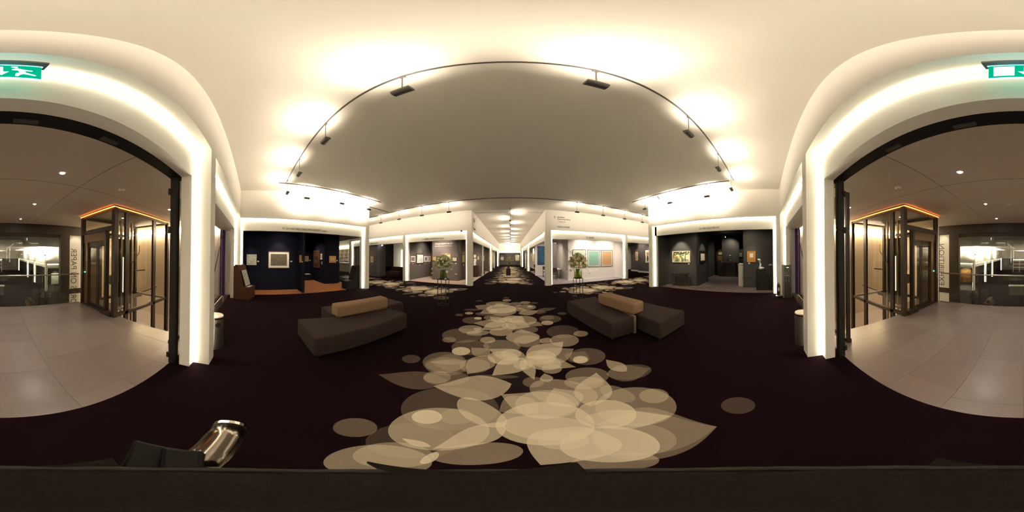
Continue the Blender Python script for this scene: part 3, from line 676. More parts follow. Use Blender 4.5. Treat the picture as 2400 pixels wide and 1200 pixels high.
# ------------------------------------------------------------------ exit sign
ex = thing('exit_sign','lit green emergency exit sign with running figure, arrow and door','sign',(0,-.62,3.1))
m_gr = emis('sign_green',(0,.42,.22),.42); m_sw = emis('sign_white',(.75,1,.95),.6)
MB().box(-.18,.155,-.66,-.59,3.10,3.135).build('housing', m_lampm, ex)
sp_ = MB().box(-.16,.135,-.632,-.627,2.84,3.10).build('sign_plate', m_gr, ex)
MB().box(-.165,.14,-.634,-.625,2.835,2.842).build('edge_light', emis('sign_edge',(.35,.95,1),1.6), ex)
MB().box(-.165,.14,-.634,-.625,3.088,3.10).build('edge_light', emis('sign_edge_top',(.35,.95,1),.9), ex)
g = MB(); Yf = -.6265
g.box(.035,.115,Yf,Yf+.0012,2.875,3.06)            # door
g.build('door_symbol', m_sw, sp_)
def flat(pts): 
    q = MB(); n = len(pts); q.add([(x,Yf,z) for x,z in pts]+[(x,Yf+.0012,z) for x,z in pts],[tuple(range(n)),tuple(range(2*n-1,n-1,-1))]+[(i,(i+1)%n,(i+1)%n+n,i+n) for i in range(n)]); return q
flat([(-.012,3.05),(.0,3.05),(.0,2.95),(.022,2.95),(-.006,2.88),(-.034,2.95),(-.012,2.95)]).build('arrow_symbol', m_sw, sp_)
q = flat([(-.062,3.03),(-.09,3.0),(-.125,2.99),(-.125,2.975),(-.095,2.975),(-.10,2.94),(-.14,2.905),(-.135,2.89),(-.092,2.915),(-.078,2.90),(-.07,2.87),(-.058,2.87),(-.06,2.92),(-.075,2.945),(-.068,2.98),(-.045,2.985),(-.045,3.0)])
q.add([( -.055+.014*cos(2*pi*k/10),Yf+.0006,3.05+.014*sin(2*pi*k/10)) for k in range(10)],[tuple(range(10))]); q.build('running_figure', m_sw, sp_)
bpy.context.view_layer.update()
l = bpy.data.lights.new('sign_glow','POINT'); l.energy = .45; l.color = (.2,.95,1); l.shadow_soft_size = .04
o = bpy.data.objects.new('sign_glow', l); COL.objects.link(o); o.parent = ex; o.location = (0,.09,-.1)

# ------------------------------------------------------------------ pictures
def picture(label, ax, w, u0, u1, z0, z1, face, frame, fw, mount, canvas, spotp=None, cap=None, mw=.0, extra=None, name='framed_picture', cat='picture'):
    """ax: wall plane 'X' or 'Y' at coordinate w; face: +1/-1 = normal direction along that axis"""
    if u0 > u1: u0,u1 = u1,u0
    if ax == 'X': P = lambda u,d,z: (w+face*d,u,z)
    else: P = lambda u,d,z: (u,w+face*d,z)
    def bx(a,b,d0,d1,c,e):
        p=P(a,d0,c); q=P(b,d1,e); return MB().box(p[0],q[0],p[1],q[1],p[2],q[2])
    r = thing(name, label, cat, P((u0+u1)/2,.0,(z0+z1)/2))
    f = MB()
    if fw:
        for (a,b,c,e) in ((u0,u1,z0,z0+fw),(u0,u1,z1-fw,z1),(u0,u0+fw,z0+fw,z1-fw),(u1-fw,u1,z0+fw,z1-fw)):
            p=P(a,.003,c); q=P(b,.035,e); f.box(p[0],q[0],p[1],q[1],p[2],q[2])
        f.build('frame', frame, r, bevel=.003)
    if mw:
        mo = bx(u0+fw,u1-fw,.004,.018,z0+fw,z1-fw).build('mount', mount, r)
        k = fw+mw
        bx(u0+k,u1-k,.018,.021,z0+k,z1-k).build('image', canvas, mo)
    else:
        bx(u0+fw,u1-fw,.004,.02,z0+fw,z1-fw).build('image', canvas, r)
    if extra: extra(r, P, u0, u1, z0, z1)
    if spotp:
        c = P((u0+u1)/2, .78, min(3.2,max(z1+.65, 2.85)) if z1 > 0 else z1+.6); a = P((u0+u1)/2,0,(z0+z1)/2)
        sz = 2*math.degrees(math.atan(.62*max(u1-u0,(z1-z0))/1.35))+12
        s_ = spot(r, c, a, spotp*1.8, min(80,sz), .7, (1,.88,.70))
    if cap:
        cu, cz, ct = cap
        c_ = bx(cu-.045,cu+.045,.002,.012,cz-.03,cz+.03)
        o = c_.build('caption_card', m_card); tag(o, ct, 'label')
    return r
A = art
# navy stand
picture('pale unframed pencil sketch sheet on the navy wall','X',-7.95,-.36,.12,1.25,1.77,1,m_mount,0,m_mount,A('sketch',[(.8,.78,.68),(.78,.75,.66),(.45,.42,.38),(.8,.77,.68)],4,dist=3),9,(.2,1.43,'small caption card beside the pale sketch'))
picture('large dark landscape print with wide white mount on the navy wall','X',-7.95,.69,1.75,1.10,1.93,1,m_wfr,.025,m_mount,A('etching',[(.015,.012,.01),(.05,.04,.025),(.22,.18,.11),(.02,.018,.015),(.12,.10,.06)],9,dist=2,seed=2,stretch=(1,1,2.2)),P_PIC,(1.85,1.44,'small caption card beside the large dark landscape print'),mw=.10)
picture('narrow gilt-framed picture on the navy return wall','Y',2.16,-7.47,-7.14,1.41,1.75,-1,m_gold,.04,m_mount,A('gilt_small',[(.5,.35,.2),(.3,.18,.08),(.6,.5,.35)],5,seed=3),2,(-7.02,1.45,'small caption card on the navy return wall'))
picture('small gilt landscape in the inner room of the navy stand','X',-11.5,3.66,4.0,1.34,1.75,1,m_gold,.05,m_mount,A('inner_land',[(.05,.04,.03),(.35,.25,.12),(.6,.55,.4)],4,seed=5),3,(4.1,1.42,'small caption card beside the small gilt landscape'))
picture('tall gilt-framed dark figure painting in the navy stand','Y',4.2,-10.9,-9.80,.93,2.13,-1,m_wfr,.10,m_mount,A('figure_painting',[(.015,.006,.003),(.10,.03,.01),(.02,.01,.005),(.40,.24,.10)],2.6,dist=2,seed=7),7)
picture('slim pale-mounted drawing right of the tall figure painting','Y',4.2,-9.70,-9.36,1.5,1.91,-1,m_gold,.03,m_mount,A('figure_drawing',[(.5,.42,.3),(.2,.12,.08),(.65,.6,.45)],5,seed=8),2,mw=.06)
picture('tiny dark drawing below the slim pale-mounted one','Y',4.2,-9.55,-9.32,1.2,1.42,-1,m_wfr,.02,m_mount,A('tiny',[(.2,.16,.12),(.35,.3,.22)],8,seed=9))
picture('wide orange-mounted small drawing on the outer navy wall','X',-9.1,4.5,4.99,1.32,1.75,1,m_gold,.05,mat('orange_mount',(.55,.27,.10),.8),A('tan_draw',[(.7,.5,.25),(.55,.38,.2),(.75,.6,.4)],6,seed=10),3,(5.08,1.45,'small caption card at the outer edge of the navy wall'),mw=.07)
# far left stand
picture('gilt-framed drawing on the grey wall of the far left stand','Y',9.58,-11.05,-10.6,1.2,1.81,-1,m_gold,.06,m_mount,A('fl1',[(.3,.3,.15),(.6,.55,.35)],5,seed=11),4,(-10.8,1.08,'small caption card under the gilt drawing far left'),mw=.07)
picture('bright white sheet on the black panel of the far left stand','Y',12.0,-12.36,-11.86,1.13,1.75,-1,m_mount,.01,m_mount,A('fl2',[(.85,.85,.8),(.5,.5,.5),(.85,.85,.8)],7,seed=12),9,(-12.1,1.0,'small round caption card on the black panel'))
picture('tall slim framed sheet on the side wall of the far left stand','X',-7.2,10.6,11.0,1.45,2.1,-1,m_silver,.02,m_mount,A('fl3',[(.4,.4,.35),(.6,.6,.5)],5,seed=13),2,mw=.05)
# grey stand, left of corridor
picture('white-framed dark square print nearest the portal on the grey side wall','X',-6.9,9.86,10.45,1.34,1.79,1,m_card,.03,m_mount,A('g1',[(.12,.1,.13),(.22,.18,.22),(.3,.22,.22)],7,seed=14),6,(10.15,1.22,'small lit caption card below the dark square print'),mw=.05)
picture('large black-framed pale sheet on the grey side wall','X',-6.9,10.62,11.72,1.2,1.97,1,m_black,.045,m_mount,A('g2',[(.35,.38,.36),(.7,.72,.68),(.85,.85,.8)],2.5,seed=15),14,(11.15,1.08,'small caption card below the large black-framed sheet'),mw=.04)
picture('white-framed print with red and black figures on the grey side wall','X',-6.9,11.82,12.42,1.32,1.81,1,m_card,.03,m_mount,A('g3',[(.5,.1,.1),(.1,.1,.14),(.6,.55,.5)],4,seed=16),6,(12.1,1.2,'small caption card below the red and black print'),mw=.08)
picture('narrow white-framed orange print at the far end of the grey side wall','X',-6.9,12.55,12.97,1.31,1.82,1,m_card,.03,m_mount,A('g4',[(.7,.18,.06),(.6,.3,.15),(.8,.25,.1)],4,seed=17),6,(12.75,1.2,'small caption card below the narrow orange print'),mw=.06)
picture('gilt-framed sheet at the portal edge of the grey side wall','X',-6.9,9.6,9.78,1.2,1.95,1,m_gold,.03,m_mount,A('g5',[(.7,.6,.3),(.5,.4,.2)],4,seed=18),4)
picture('small gilt-framed picture at the left of the grey lettered wall','Y',10.92,-5.61,-5.30,1.44,1.76,-1,m_gold,.045,m_mount,A('g6',[(.3,.22,.12),(.55,.45,.3)],5,seed=19),5)
picture('large gilt-framed landscape behind the left flowers','Y',10.92,-4.9,-4.14,1.36,1.95,-1,m_gold,.05,m_mount,A('g7',[(.2,.18,.1),(.4,.36,.22),(.6,.55,.4)],3,seed=20),9)
picture('small brown-framed bright watercolour right of the left flowers','Y',10.92,-4.04,-3.68,1.39,1.72,-1,m_wfr,.03,m_mount,A('g8',[(.9,.85,.7),(.4,.3,.2),(.8,.8,.8)],3,seed=21),9,(-3.78,1.26,'small lit caption card below the bright watercolour'))
picture('yellow-green framed sheet on the recessed grey wall by the corridor corner','Y',11.85,-3.60,-3.34,1.29,1.89,-1,m_wfr,.03,m_mount,A('g9',[(.6,.6,.12),(.4,.42,.1),(.75,.75,.4)],3,seed=22),6,(-3.47,1.1,'small caption card below the yellow-green sheet'))
picture('small bright sheet, upper of the pair seen through the left corridor portal','Y',14.2,-3.2,-3.02,1.66,1.92,-1,m_card,.01,m_mount,A('c1',[(.9,.85,.7),(.7,.6,.4)],5,seed=23),5)
picture('small bright sheet, lower of the pair seen through the left corridor portal','Y',14.2,-3.2,-2.98,1.32,1.57,-1,m_card,.01,m_mount,A('c2',[(.9,.85,.7),(.75,.65,.45)],5,seed=24),5)
picture('gilt-lit small sheet beside the bright pair in the left corridor portal','Y',14.2,-2.88,-2.72,1.48,1.8,-1,m_gold,.02,m_mount,A('c3',[(.8,.65,.35),(.6,.45,.2)],5,seed=25),5)
picture('bright square sheet past the post in the left corridor portal','Y',16.2,-2.86,-2.58,1.36,1.87,-1,m_card,.02,m_mount,A('c4',[(.9,.85,.7),(.8,.7,.5),(.5,.4,.3)],4,seed=26),8,(-2.72,1.2,'small caption card below the bright square sheet in the corridor'))
# white stand
m_oak = mat('dark_oak_frame',(.06,.045,.035),.5)
picture('thin-framed pale grey sheet on the deep grey wall of the white stand','Y',19.5,6.05,7.0,.95,2.18,-1,m_oak,.03,m_mount,mat('grey_green_sheet',(.45,.46,.42),.8,var=.08,vscale=3),8,mw=.03)
picture('pale greenish sheet behind the right flowers on the white wall','Y',10.75,4.34,5.39,.9,2.2,-1,m_oak,.035,m_mount,mat('celadon_sheet',(.46,.50,.38),.8,var=.12,vscale=4),7,mw=.06)
picture('sea-green sheet, middle of the three on the white wall','Y',10.75,5.53,6.61,.92,2.2,-1,m_oak,.035,m_mount,mat('sea_green_sheet',(.22,.40,.33),.8,var=.12,vscale=4),7,mw=.06)
picture('tan sheet, rightmost of the three on the white wall','Y',10.75,6.72,7.79,.91,2.2,-1,m_oak,.035,m_mount,mat('tan_sheet',(.50,.30,.15),.8,var=.12,vscale=4),7,mw=.06)
picture('tall deep blue painting inside the first right corridor portal','Y',14.6,2.47,3.2,.97,2.69,-1,m_oak,.012,m_mount,A('blue_painting',[(.003,.03,.10),(.01,.08,.18),(.02,.14,.2)],2,dist=1,seed=27),2.5)
# taupe stand far right
def figure(r,P,u0,u1,z0,z1):
    m = MB(); n = (u0+u1)/2; h = z1-z0; sg = 1
    for (du,dz,rr,sq) in ((0,.78,.05,1),(0,.62,.07,1.6),(0,.45,.05,2),(0,.28,.06,2.4)):
        p = P(n+du, .022, z0+h*dz); m.ball(p,h*rr,8,6,(.1,1,sq))
    m.build('figure', mat('pale_figure',(.75,.72,.5),.7), r)
picture('gilt-framed upright figure drawing on the taupe wall','X',12.75,12.45,13.2,1.15,2.24,-1,m_wfr,.05,mat('ochre_mount',(.62,.45,.18),.8),mat('fig_ground',(.18,.16,.08),.8),11,mw=.16,extra=figure)
picture('large pale sheet with red rose and black marks on the taupe wall','X',12.15,10.0,11.16,.98,2.33,-1,m_black,.045,m_mount,A('rose',[(.85,.8,.65),(.8,.74,.6),(.82,.76,.62),(.15,.12,.1)],2.2,seed=30),14,
  extra=lambda r,P,u0,u1,z0,z1: (MB().ball(P(u1-.36,.022,z1-.38),.15,10,6,(.08,1,1)).build('rose',mat('rose_red',(.6,.14,.08),.8),r), MB().ball(P(u1-.36,.022,z0+.5),.10,8,6,(.08,.8,3.4)).build('ink_figure',m_black,r), MB().ball(P(u1-.78,.022,z0+.55),.12,8,6,(.08,.7,2.2)).build('ink_figure',m_black,r)))
# charcoal stand
def park(r,P,u0,u1,z0,z1):
    # flat painted shapes: tree canopy, trunk and its shadow, bushes at the left
    rp = random.Random(2); m = MB()
    for k in range(46):
        u = rp.uniform(u0+.08,u1-.08); z = z1-.06-abs(rp.gauss(0,.07)); m.ball(P(u,.0205,z),rp.uniform(.03,.07),7,4,(.02,1,.7))
    m.build('painted_canopy', mat('paint_dark_green',(.035,.05,.022),.7,var=.4,vscale=14), r)
    m = MB(); tu = u0+.28*(u1-u0)
    a = P(tu-.05,.0205,z0+.16); b = P(tu+.02,.023,z1-.08); m.box(a[0],b[0],a[1],b[1],a[2],b[2])
    a = P(tu-.22,.0205,z0+.13); b = P(tu+.05,.0225,z0+.17); m.box(a[0],b[0],a[1],b[1],a[2],b[2])
    m.build('painted_trunk', mat('paint_blue_grey',(.13,.15,.17),.7), r)
    m = MB()
    for k in range(16): m.ball(P(rp.uniform(u1-.40,u1-.08),.0205,rp.uniform(z0+.2,z0+.42)),rp.uniform(.02,.05),7,4,(.02,1,.8))
    m.build('painted_bushes', mat('paint_ochre',(.40,.20,.05),.7,var=.4,vscale=10), r)
picture('wide landscape painting in pale gilt frame on the charcoal wall','X',7.95,3.98,5.15,1.29,1.94,-1,m_silver,.045,m_mount,A('park_painting',[(.03,.04,.02),(.12,.16,.08),(.75,.7,.35),(.85,.8,.5),(.45,.42,.25)],1.6,dist=1.0,seed=31),42,(4.08,1.22,'caption card under the wide landscape painting'),
  extra=lambda r,P,u0,u1,z0,z1: park(r,P,u0,u1,z0,z1))
picture('bright sheet in wide black mount on the charcoal return wall','Y',3.62,8.33,9.25,1.22,1.94,-1,m_black,.03,m_black,A('bright_sheet',[(.9,.85,.75),(.75,.6,.45),(.9,.88,.8)],2,seed=32),14,(9.05,1.17,'caption card under the bright sheet on the charcoal return wall'),mw=.13)
picture('orange gilt picture on the charcoal jog wall of the inner room','Y',4.3,10.3,10.9,1.40,1.86,-1,m_gold,.05,m_mount,A('q1',[(.6,.3,.1),(.8,.5,.25)],3,seed=33),9,(11.0,1.32,'caption card under the orange gilt picture'))
picture('small dim gilt picture, upper of three in the charcoal inner room','X',14.0,3.85,4.2,1.72,1.97,-1,m_gold,.04,m_mount,A('q2',[(.3,.25,.12),(.5,.45,.3)],5,seed=34),4)
picture('orange dusk landscape, lower of three in the charcoal inner room','X',14.0,3.75,4.25,1.2,1.59,-1,m_gold,.05,m_mount,A('q3',[(.5,.2,.03),(.1,.05,.02),(.7,.35,.1)],3,seed=35,stretch=(1,1,3)),8,(3.9,1.14,'caption card under the orange dusk landscape'))
picture('small dark-framed picture right of the three in the inner room','X',14.0,3.45,3.68,1.66,1.96,-1,m_black,.04,m_mount,A('q4',[(.25,.25,.2),(.4,.4,.35)],5,seed=36),3)
picture('dark-framed green picture above the white pedestal','X',14.0,2.0,2.36,1.47,1.95,-1,m_black,.05,m_mount,A('q5',[(.15,.18,.1),(.5,.55,.35)],3,seed=37),6)
picture('amber sheet with small pale square centre on the charcoal wall','X',8.15,.52,.95,1.31,1.88,-1,m_gold,.02,m_mount,mat('amber_sheet',(.48,.22,.045),.7,var=.1,vscale=10),9,(.85,1.25,'caption card under the amber sheet'),
  extra=lambda r,P,u0,u1,z0,z1: (lambda p,q: MB().box(p[0],q[0],p[1],q[1],p[2],q[2]).build('pale_square',m_mount,r))(P(.64,.02,1.54),P(.82,.026,1.74)))
tag(MB().box(8.138,8.149,-.28,-.13,1.14,1.2).build('caption_card', m_card),'wide caption card right of the white sculpture','label')
# end stand
picture('pale sheet at the left of the corridor end stand','X',-2.5,34.2,35.0,1.1,1.9,1,m_card,.02,m_mount,A('e1',[(.7,.7,.6),(.3,.3,.25)],4,seed=38),8)
picture('shelf picture left on the taupe end wall','Y',36.0,-2.1,-1.4,1.05,1.85,-1,m_oak,.03,m_mount,A('e3',[(.5,.5,.42),(.75,.75,.65)],3,seed=40),10)
picture('tall gold and white picture right on the taupe end wall','Y',36.0,1.15,2.05,.95,2.25,-1,m_gold,.04,m_mount,A('e2',[(.2,.15,.08),(.8,.75,.55),(.3,.22,.1)],2.2,seed=39),14)
# second left corridor portal: bright tall sheets
picture('tall bright yellow-white hanging in the second left corridor portal','X',-2.85,21.0,27.5,.75,2.5,1,m_card,.03,m_mount,A('w1',[(.9,.85,.55),(.7,.62,.35),(.9,.9,.8)],1.4,seed=41),40)
s2 = room('wall_second_left_stand','pale walls of the second left corridor stand',[(-3.0,-2.87,20.2,31.5)],m_lgrey)
s3 = room('wall_second_right_stand','dark walls of the second right corridor stand',[(3.4,3.5,20.0,29.5)],m_lgrey,None,None,(2.41,3.4,20,29.5),m_lgrey)
for i,(y,c) in enumerate(((21.0,(.12,.08,.05)),(23.2,(.3,.22,.12)),(25.4,(.1,.12,.08)))):
    picture(['first','second','third'][i]+' picture in the second right corridor portal','X',3.4,y,y+1.2,1.0,2.2,-1,m_gold,.08,m_mount,A('r%d'%i,[c,(.6,.5,.3)],3,seed=42+i),16)
# lower hall pictures
picture('large golden painting on the front wall of the lower hall, right','Y',-18.05,5.75,7.2,-1.7,-.1,1,m_gold,.06,m_mount,A('lh1',[(.10,.04,.01),(.45,.22,.05),(.7,.45,.12)],1.6,seed=50),22)
MB().box(5.68,7.35,-18.25,-18.15,-2.7,-1.72).build('low_wall', m_white, le)
MB().box(5.68,7.35,-18.3,-18.1,-1.72,0.0).build('low_wall', m_greyp, le)
MB().box(-7.4,-5.68,-18.3,-18.1,-2.7,0.0).build('low_wall', m_dgreen, le)
picture('four-part pale relief picture on the front wall of the lower hall, left','Y',-18.1,-7.15,-6.1,-1.87,-.53,1,m_oak,.03,m_mount,A('lh2',[(.4,.38,.3),(.75,.72,.6),(.5,.46,.36)],3,seed=51),22)

# white panel text card stand etc ------------------------------------------------
# ------------------------------------------------------------------ ottomans
def seat(pts, z1, par, m=None):
    o = MB().prism(pts, .06, z1).build('seat_block', m or m_fab, par, bevel=.035, smooth=True, seg=4); return o
def ottoman(label, A_, B_, bol, div, feet):
    cx = sum(p[0] for p in A_+B_)/8; cy = sum(p[1] for p in A_+B_)/8
    r = thing('island_sofa', label, 'sofa', (cx,cy,0))
    seat(A_, .42, r); seat(B_, .42, r)
    MB().prism(bol, .425, .685).build('bolster', m_fab2, r, bevel=.05, smooth=True, seg=4)
    MB().prism(div, .03, .43).build('divider_panel', m_fab2, r)
    for (x,y) in feet: MB().lathe(x,y,[(.025,0),(.025,.06)],10).build('foot', m_black, r)
    return r
ottoman('brown angular island sofa with tan bolster on the left of the patterned carpet',
  [(-3.0,.83),(-2.1,.83),(-2.05,2.82),(-2.65,2.86)],[(-3.62,1.58),(-2.93,1.58),(-2.70,3.54),(-3.58,3.58)],
  [(-3.02,1.55),(-2.72,1.55),(-2.64,2.86),(-2.95,2.9)],[(-2.915,1.6),(-2.86,1.6),(-2.68,2.85),(-2.74,2.85)],
  [(-2.9,.95),(-2.2,.95),(-2.15,2.7),(-2.6,2.75),(-3.5,1.7),(-3.45,3.4),(-2.8,3.4)])
ottoman('brown angular island sofa with tan bolster on the right of the patterned carpet',
  [(1.52,4.24),(1.66,2.32),(2.17,2.30),(2.50,4.36)],[(2.24,1.72),(3.12,1.72),(3.15,3.55),(2.52,3.6)],
  [(2.14,3.62),(2.22,2.37),(2.55,2.38),(2.53,3.66)],[(2.175,2.31),(2.235,2.31),(2.50,3.6),(2.44,3.6)],
  [(1.62,4.1),(1.75,2.42),(2.1,2.4),(2.4,4.2),(2.35,1.82),(3.0,1.82),(3.05,3.4),(2.6,3.45)])

# ------------------------------------------------------------------ flower stands and flowers
def flower_stand(cx, cy, w, h, label):
    r = thing('flower_stand', label, 'stand', (cx,cy,0)); s = w/2; t = .009
    for a in (-s,s):
        for b in (-s,s): MB().box(cx+a-t,cx+a+t,cy+b-t,cy+b+t,0,h).build('leg', m_black, r)
    for z in (.0,h-.018):
        MB().box(cx-s,cx+s,cy-s-t,cy-s+t,z,z+.018).build('rail', m_black, r); MB().box(cx-s,cx+s,cy+s-t,cy+s+t,z,z+.018).build('rail', m_black, r)
        MB().box(cx-s-t,cx-s+t,cy-s,cy+s,z,z+.018).build('rail', m_black, r); MB().box(cx+s-t,cx+s+t,cy-s,cy+s,z,z+.018).build('rail', m_black, r)
    MB().box(cx-s,cx+s,cy-s,cy+s,h,h+.008).build('top_plate', m_black, r)
    return h+.008
m_leaf = mat('foliage_green',(.30,.33,.15),.6,var=.4,vscale=12); m_leaf2 = mat('olive_foliage',(.55,.54,.30),.6,var=.3,vscale=12)
m_stem = mat('stem_green',(.16,.22,.04),.5); m_pet = mat('cream_petals',(.88,.85,.68),.7); m_org = mat('apricot_petals',(.62,.36,.20),.7); m_dleaf = mat('dark_leaf',(.04,.06,.03),.5)
m_vase = glass('vase_glass',(.93,.95,.88),.8,1.45)
m_water = glass('vase_water',(.80,.86,.55),.5,1.2)
def blossom(par, p, r, m, rnd, nm='blossom'):
    b = MB(); ax = Vector((rnd.uniform(-.5,.5),rnd.uniform(-1,.1),rnd.uniform(-.2,.8))).normalized()
    u = ax.cross(Vector((0,0,1))).normalized(); w = u.cross(ax)
    for ring,(n,rr,tilt) in enumerate(((6,1.0,.35),(5,.68,.8))):
        for k in range(n):
            an = 2*pi*(k+.5*ring)/n+rnd.uniform(-.2,.2); d = u*cos(an)+w*sin(an); s = u*-sin(an)+w*cos(an)
            c = Vector(p); q = r*rr
            a0 = c; a1 = c+d*q*.55+ax*q*tilt*.5+s*q*.42; a2 = c+d*q+ax*q*tilt; a3 = c+d*q*.55+ax*q*tilt*.5-s*q*.42
            a4 = c+d*q*.62+ax*q*tilt*.25
            b.add([a0,a1,a2,a3,a4],[(0,1,4),(1,2,4),(2,3,4),(3,0,4)])
    b.ball(tuple(Vector(p)+ax*r*.3),r*.22,6,4)
    return b.build(nm, m, par, smooth=True)
def flowers(cx, cy, z0, R_, Hh, label, seed, vr, vh, tall, droop, heads):
    rnd = random.Random(seed)
    r = thing('flower_arrangement', label, 'flowers', (cx,cy,z0))
    MB().lathe(cx,cy,[(vr*.92,z0),(vr,z0+.01),(vr*1.02,z0+vh),(vr*.97,z0+vh),(vr*.95,z0+.015),(.001,z0+.014)],24).build('vase', m_vase, r, smooth=True)
    MB().lathe(cx,cy,[(vr*.92,z0+.018),(vr*.94,z0+vh*.75)],24).build('water', m_water, r, smooth=True)
    st = MB()
    for k in range(54):
        a = rnd.uniform(0,2*pi); b = rnd.uniform(0,vr*.85); a2 = a+rnd.uniform(1.8,4.2)
        st.tube([(cx+b*cos(a),cy+b*sin(a),z0+.02),(cx+vr*.8*rnd.random()*cos(a2),cy+vr*.8*rnd.random()*sin(a2),z0+vh+.03)],.0055,5)
    o = st.build('stems', m_stem, r); o['kind'] = 'stuff'
    zc = z0+vh+Hh*.42
    for mm,nn,k0 in ((m_leaf,620,1.0),(m_leaf2,560,1.04)):
        lf_ = MB()
        for k in range(nn):
            th = rnd.uniform(0,2*pi); ph = rnd.uniform(-.5,1.5); rr = rnd.uniform(.0,1)**.55
            p = Vector((cx+R_*rr*cos(th)*cos(ph)*k0, cy+R_*rr*sin(th)*cos(ph)*.85, zc+Hh*.55*rr*sin(ph)))
            d = Vector((cos(th)*cos(ph),sin(th)*cos(ph),sin(ph)+rnd.uniform(-.6,.6))).normalized()
            s = d.cross(Vector((rnd.uniform(-1,1),rnd.uniform(-1,1),rnd.uniform(-.4,1)))).normalized()
            L = rnd.uniform(.045,.095); W_ = L*rnd.uniform(.22,.42)
            lf_.add([p,p+d*L*.5+s*W_,p+d*L,p+d*L*.5-s*W_],[(0,1,2,3)])
        o = lf_.build('foliage', mm, r); o['kind'] = 'stuff'
    tw = MB()
    for (dx,dy,dz) in tall:
        pts = [(cx,cy,z0+vh*.6),(cx+dx*.4,cy+dy*.4,z0+vh+(dz-vh)*.6),(cx+dx,cy+dy,z0+dz)]
        tw.tube(pts,.0035,5)
        for k in range(9):
            f = .62+k*.042; p = Vector(pts[1]).lerp(Vector(pts[2]),(f-.5)*2 if f>.5 else 0); s = (-1)**k
            tw.add([p,p+Vector((.03*s,0,.012)),p+Vector((.035*s,.01,.035)),p+Vector((.01*s,0,.02))],[(0,1,2,3)])
    if tall: tw.build('sprig', m_dleaf, r)
    for (dx,dy,z,rr) in droop:
        MB().tube([(cx+dx*.25,cy+dy*.25,z0+vh+.04),(cx+dx*.8,cy+dy*.8,z0+vh+.03),(cx+dx,cy+dy,z0+z+.03)],.003,5).build('drooping_stem', m_stem, r)
        blossom(r,(cx+dx,cy+dy,z0+z),rr,m_pet,rnd)
    for k in range(heads):
        th = rnd.uniform(-pi,0) if k%3 else rnd.uniform(0,pi); ph = rnd.uniform(-.35,1.2)
        p = (cx+R_*.93*cos(th)*cos(ph), cy+R_*.85*sin(th)*cos(ph), zc+Hh*.52*sin(ph))
        blossom(r,p,rnd.uniform(.05,.078),m_org if (k%5==0) else m_pet,rnd)
    return r
h1 = flower_stand(-2.22,5.12,.29,.93,'thin black cube-frame stand holding the left flowers')
flowers(-2.22,5.12,h1,.27,.50,'loose cream and green flowers in a glass cylinder on the left stand',3,.145,.28,[(-.27,.0,.80),(-.1,0,.78)],[(-.43,-.03,.16,.05),(.46,-.02,.16,.05),(-.44,.02,.33,.045),(.2,-.15,.26,.05),(.30,0,.32,.045)],48)
h2 = flower_stand(2.55,5.78,.27,.845,'thin black cube-frame stand holding the right flowers')
flowers(2.55,5.78,h2,.33,.62,'large cream, apricot and green flowers in a glass cylinder on the right stand',8,.16,.31,[(.30,.0,1.36),(-.45,.0,1.12),(-.30,0,1.05),(.38,0,.95)],[(.48,-.05,.14,.055),(-.45,-.05,.25,.06),(-.35,-.1,.30,.06),(.42,.05,.42,.05)],66)
# flowers on a low table at the corridor end
tb = thing('round_table','low dark table at the corridor end under a wide spray of flowers','table',(-.1,30.6,0))
MB().lathe(-.1,30.6,[(.6,.44),(.6,.48)],24).build('tabletop', m_black, tb)
for k in range(4): MB().tube([(-.1+.45*cos(k*pi/2+.7),30.6+.45*sin(k*pi/2+.7),0),(-.1+.4*cos(k*pi/2+.7),30.6+.4*sin(k*pi/2+.7),.44)],.025,6).build('leg', m_black, tb)
flowers(-.1,30.6,.48,.75,1.1,'wide green spray of flowers on the low table at the corridor end',12,.16,.3,[],[(-.8,-.1,.1,.1),(.9,-.1,.15,.1),(-.4,-.2,.12,.1),(.3,-.3,.1,.1)],14)
# narrow display stand in the corridor
ds = thing('display_stand','brown display plinth with a smoky case standing in the middle of the corridor','stand',(-.16,15.25,0))
MB().box(-.38,.04,15.08,15.45,0,.62).build('plinth', m_fab, ds, bevel=.01); MB().box(-.30,-.02,15.12,15.4,.62,1.0).build('case', m_gdark, ds)
MB().box(-.31,-.01,15.11,15.41,1.0,1.02).build('lid', m_dark, ds); MB().box(-.27,-.05,15.2,15.32,.62,.9).build('catalogue', m_dgreen, ds)

# ------------------------------------------------------------------ seats and furniture by the stands
def ell_seat(label, x0, x1, y0, y1, m, sheet, hb=1.33, hs=.5, flip=1):
    """tall L-shaped display seat: slanted high back and box seat; back at low y"""
    r = thing('settle', label, 'seat', ((x0+x1)/2,(y0+y1)/2,0))
    yb = y0 if flip > 0 else y1; ys = y1 if flip > 0 else y0
    f = 1 if flip > 0 else -1
    prof = [(yb,0),(yb,hb-.06),(yb+f*.05,hb),(yb+f*.15,hb),(yb+f*.2,hb-.08),(yb+f*.40,hs),(yb+f*.40,0)]
    n = len(prof); q = MB(); q.add([(x0,y,z) for y,z in prof]+[(x1,y,z) for y,z in prof],[tuple(range(n)),tuple(range(2*n-1,n-1,-1))]+[(i,(i+1)%n,(i+1)%n+n,i+n) for i in range(n)])
    q.build('high_back', m, r, bevel=.012)
    MB().box(x0,x1,yb+f*.40,ys,0,hs).build('seat_box', m, r, bevel=.012)
    return r
def turned(o, loc, rz): o.location = loc; o.rotation_euler = (0,0,rz); return o
ST = (-6.40,-.36,0); SR = radians(-20)
w_ = ell_seat('high-backed red-brown wooden display seat at the left end of the navy stand',-.33,.33,-.31,.31,m_brown,None)
turned(w_, ST, SR)
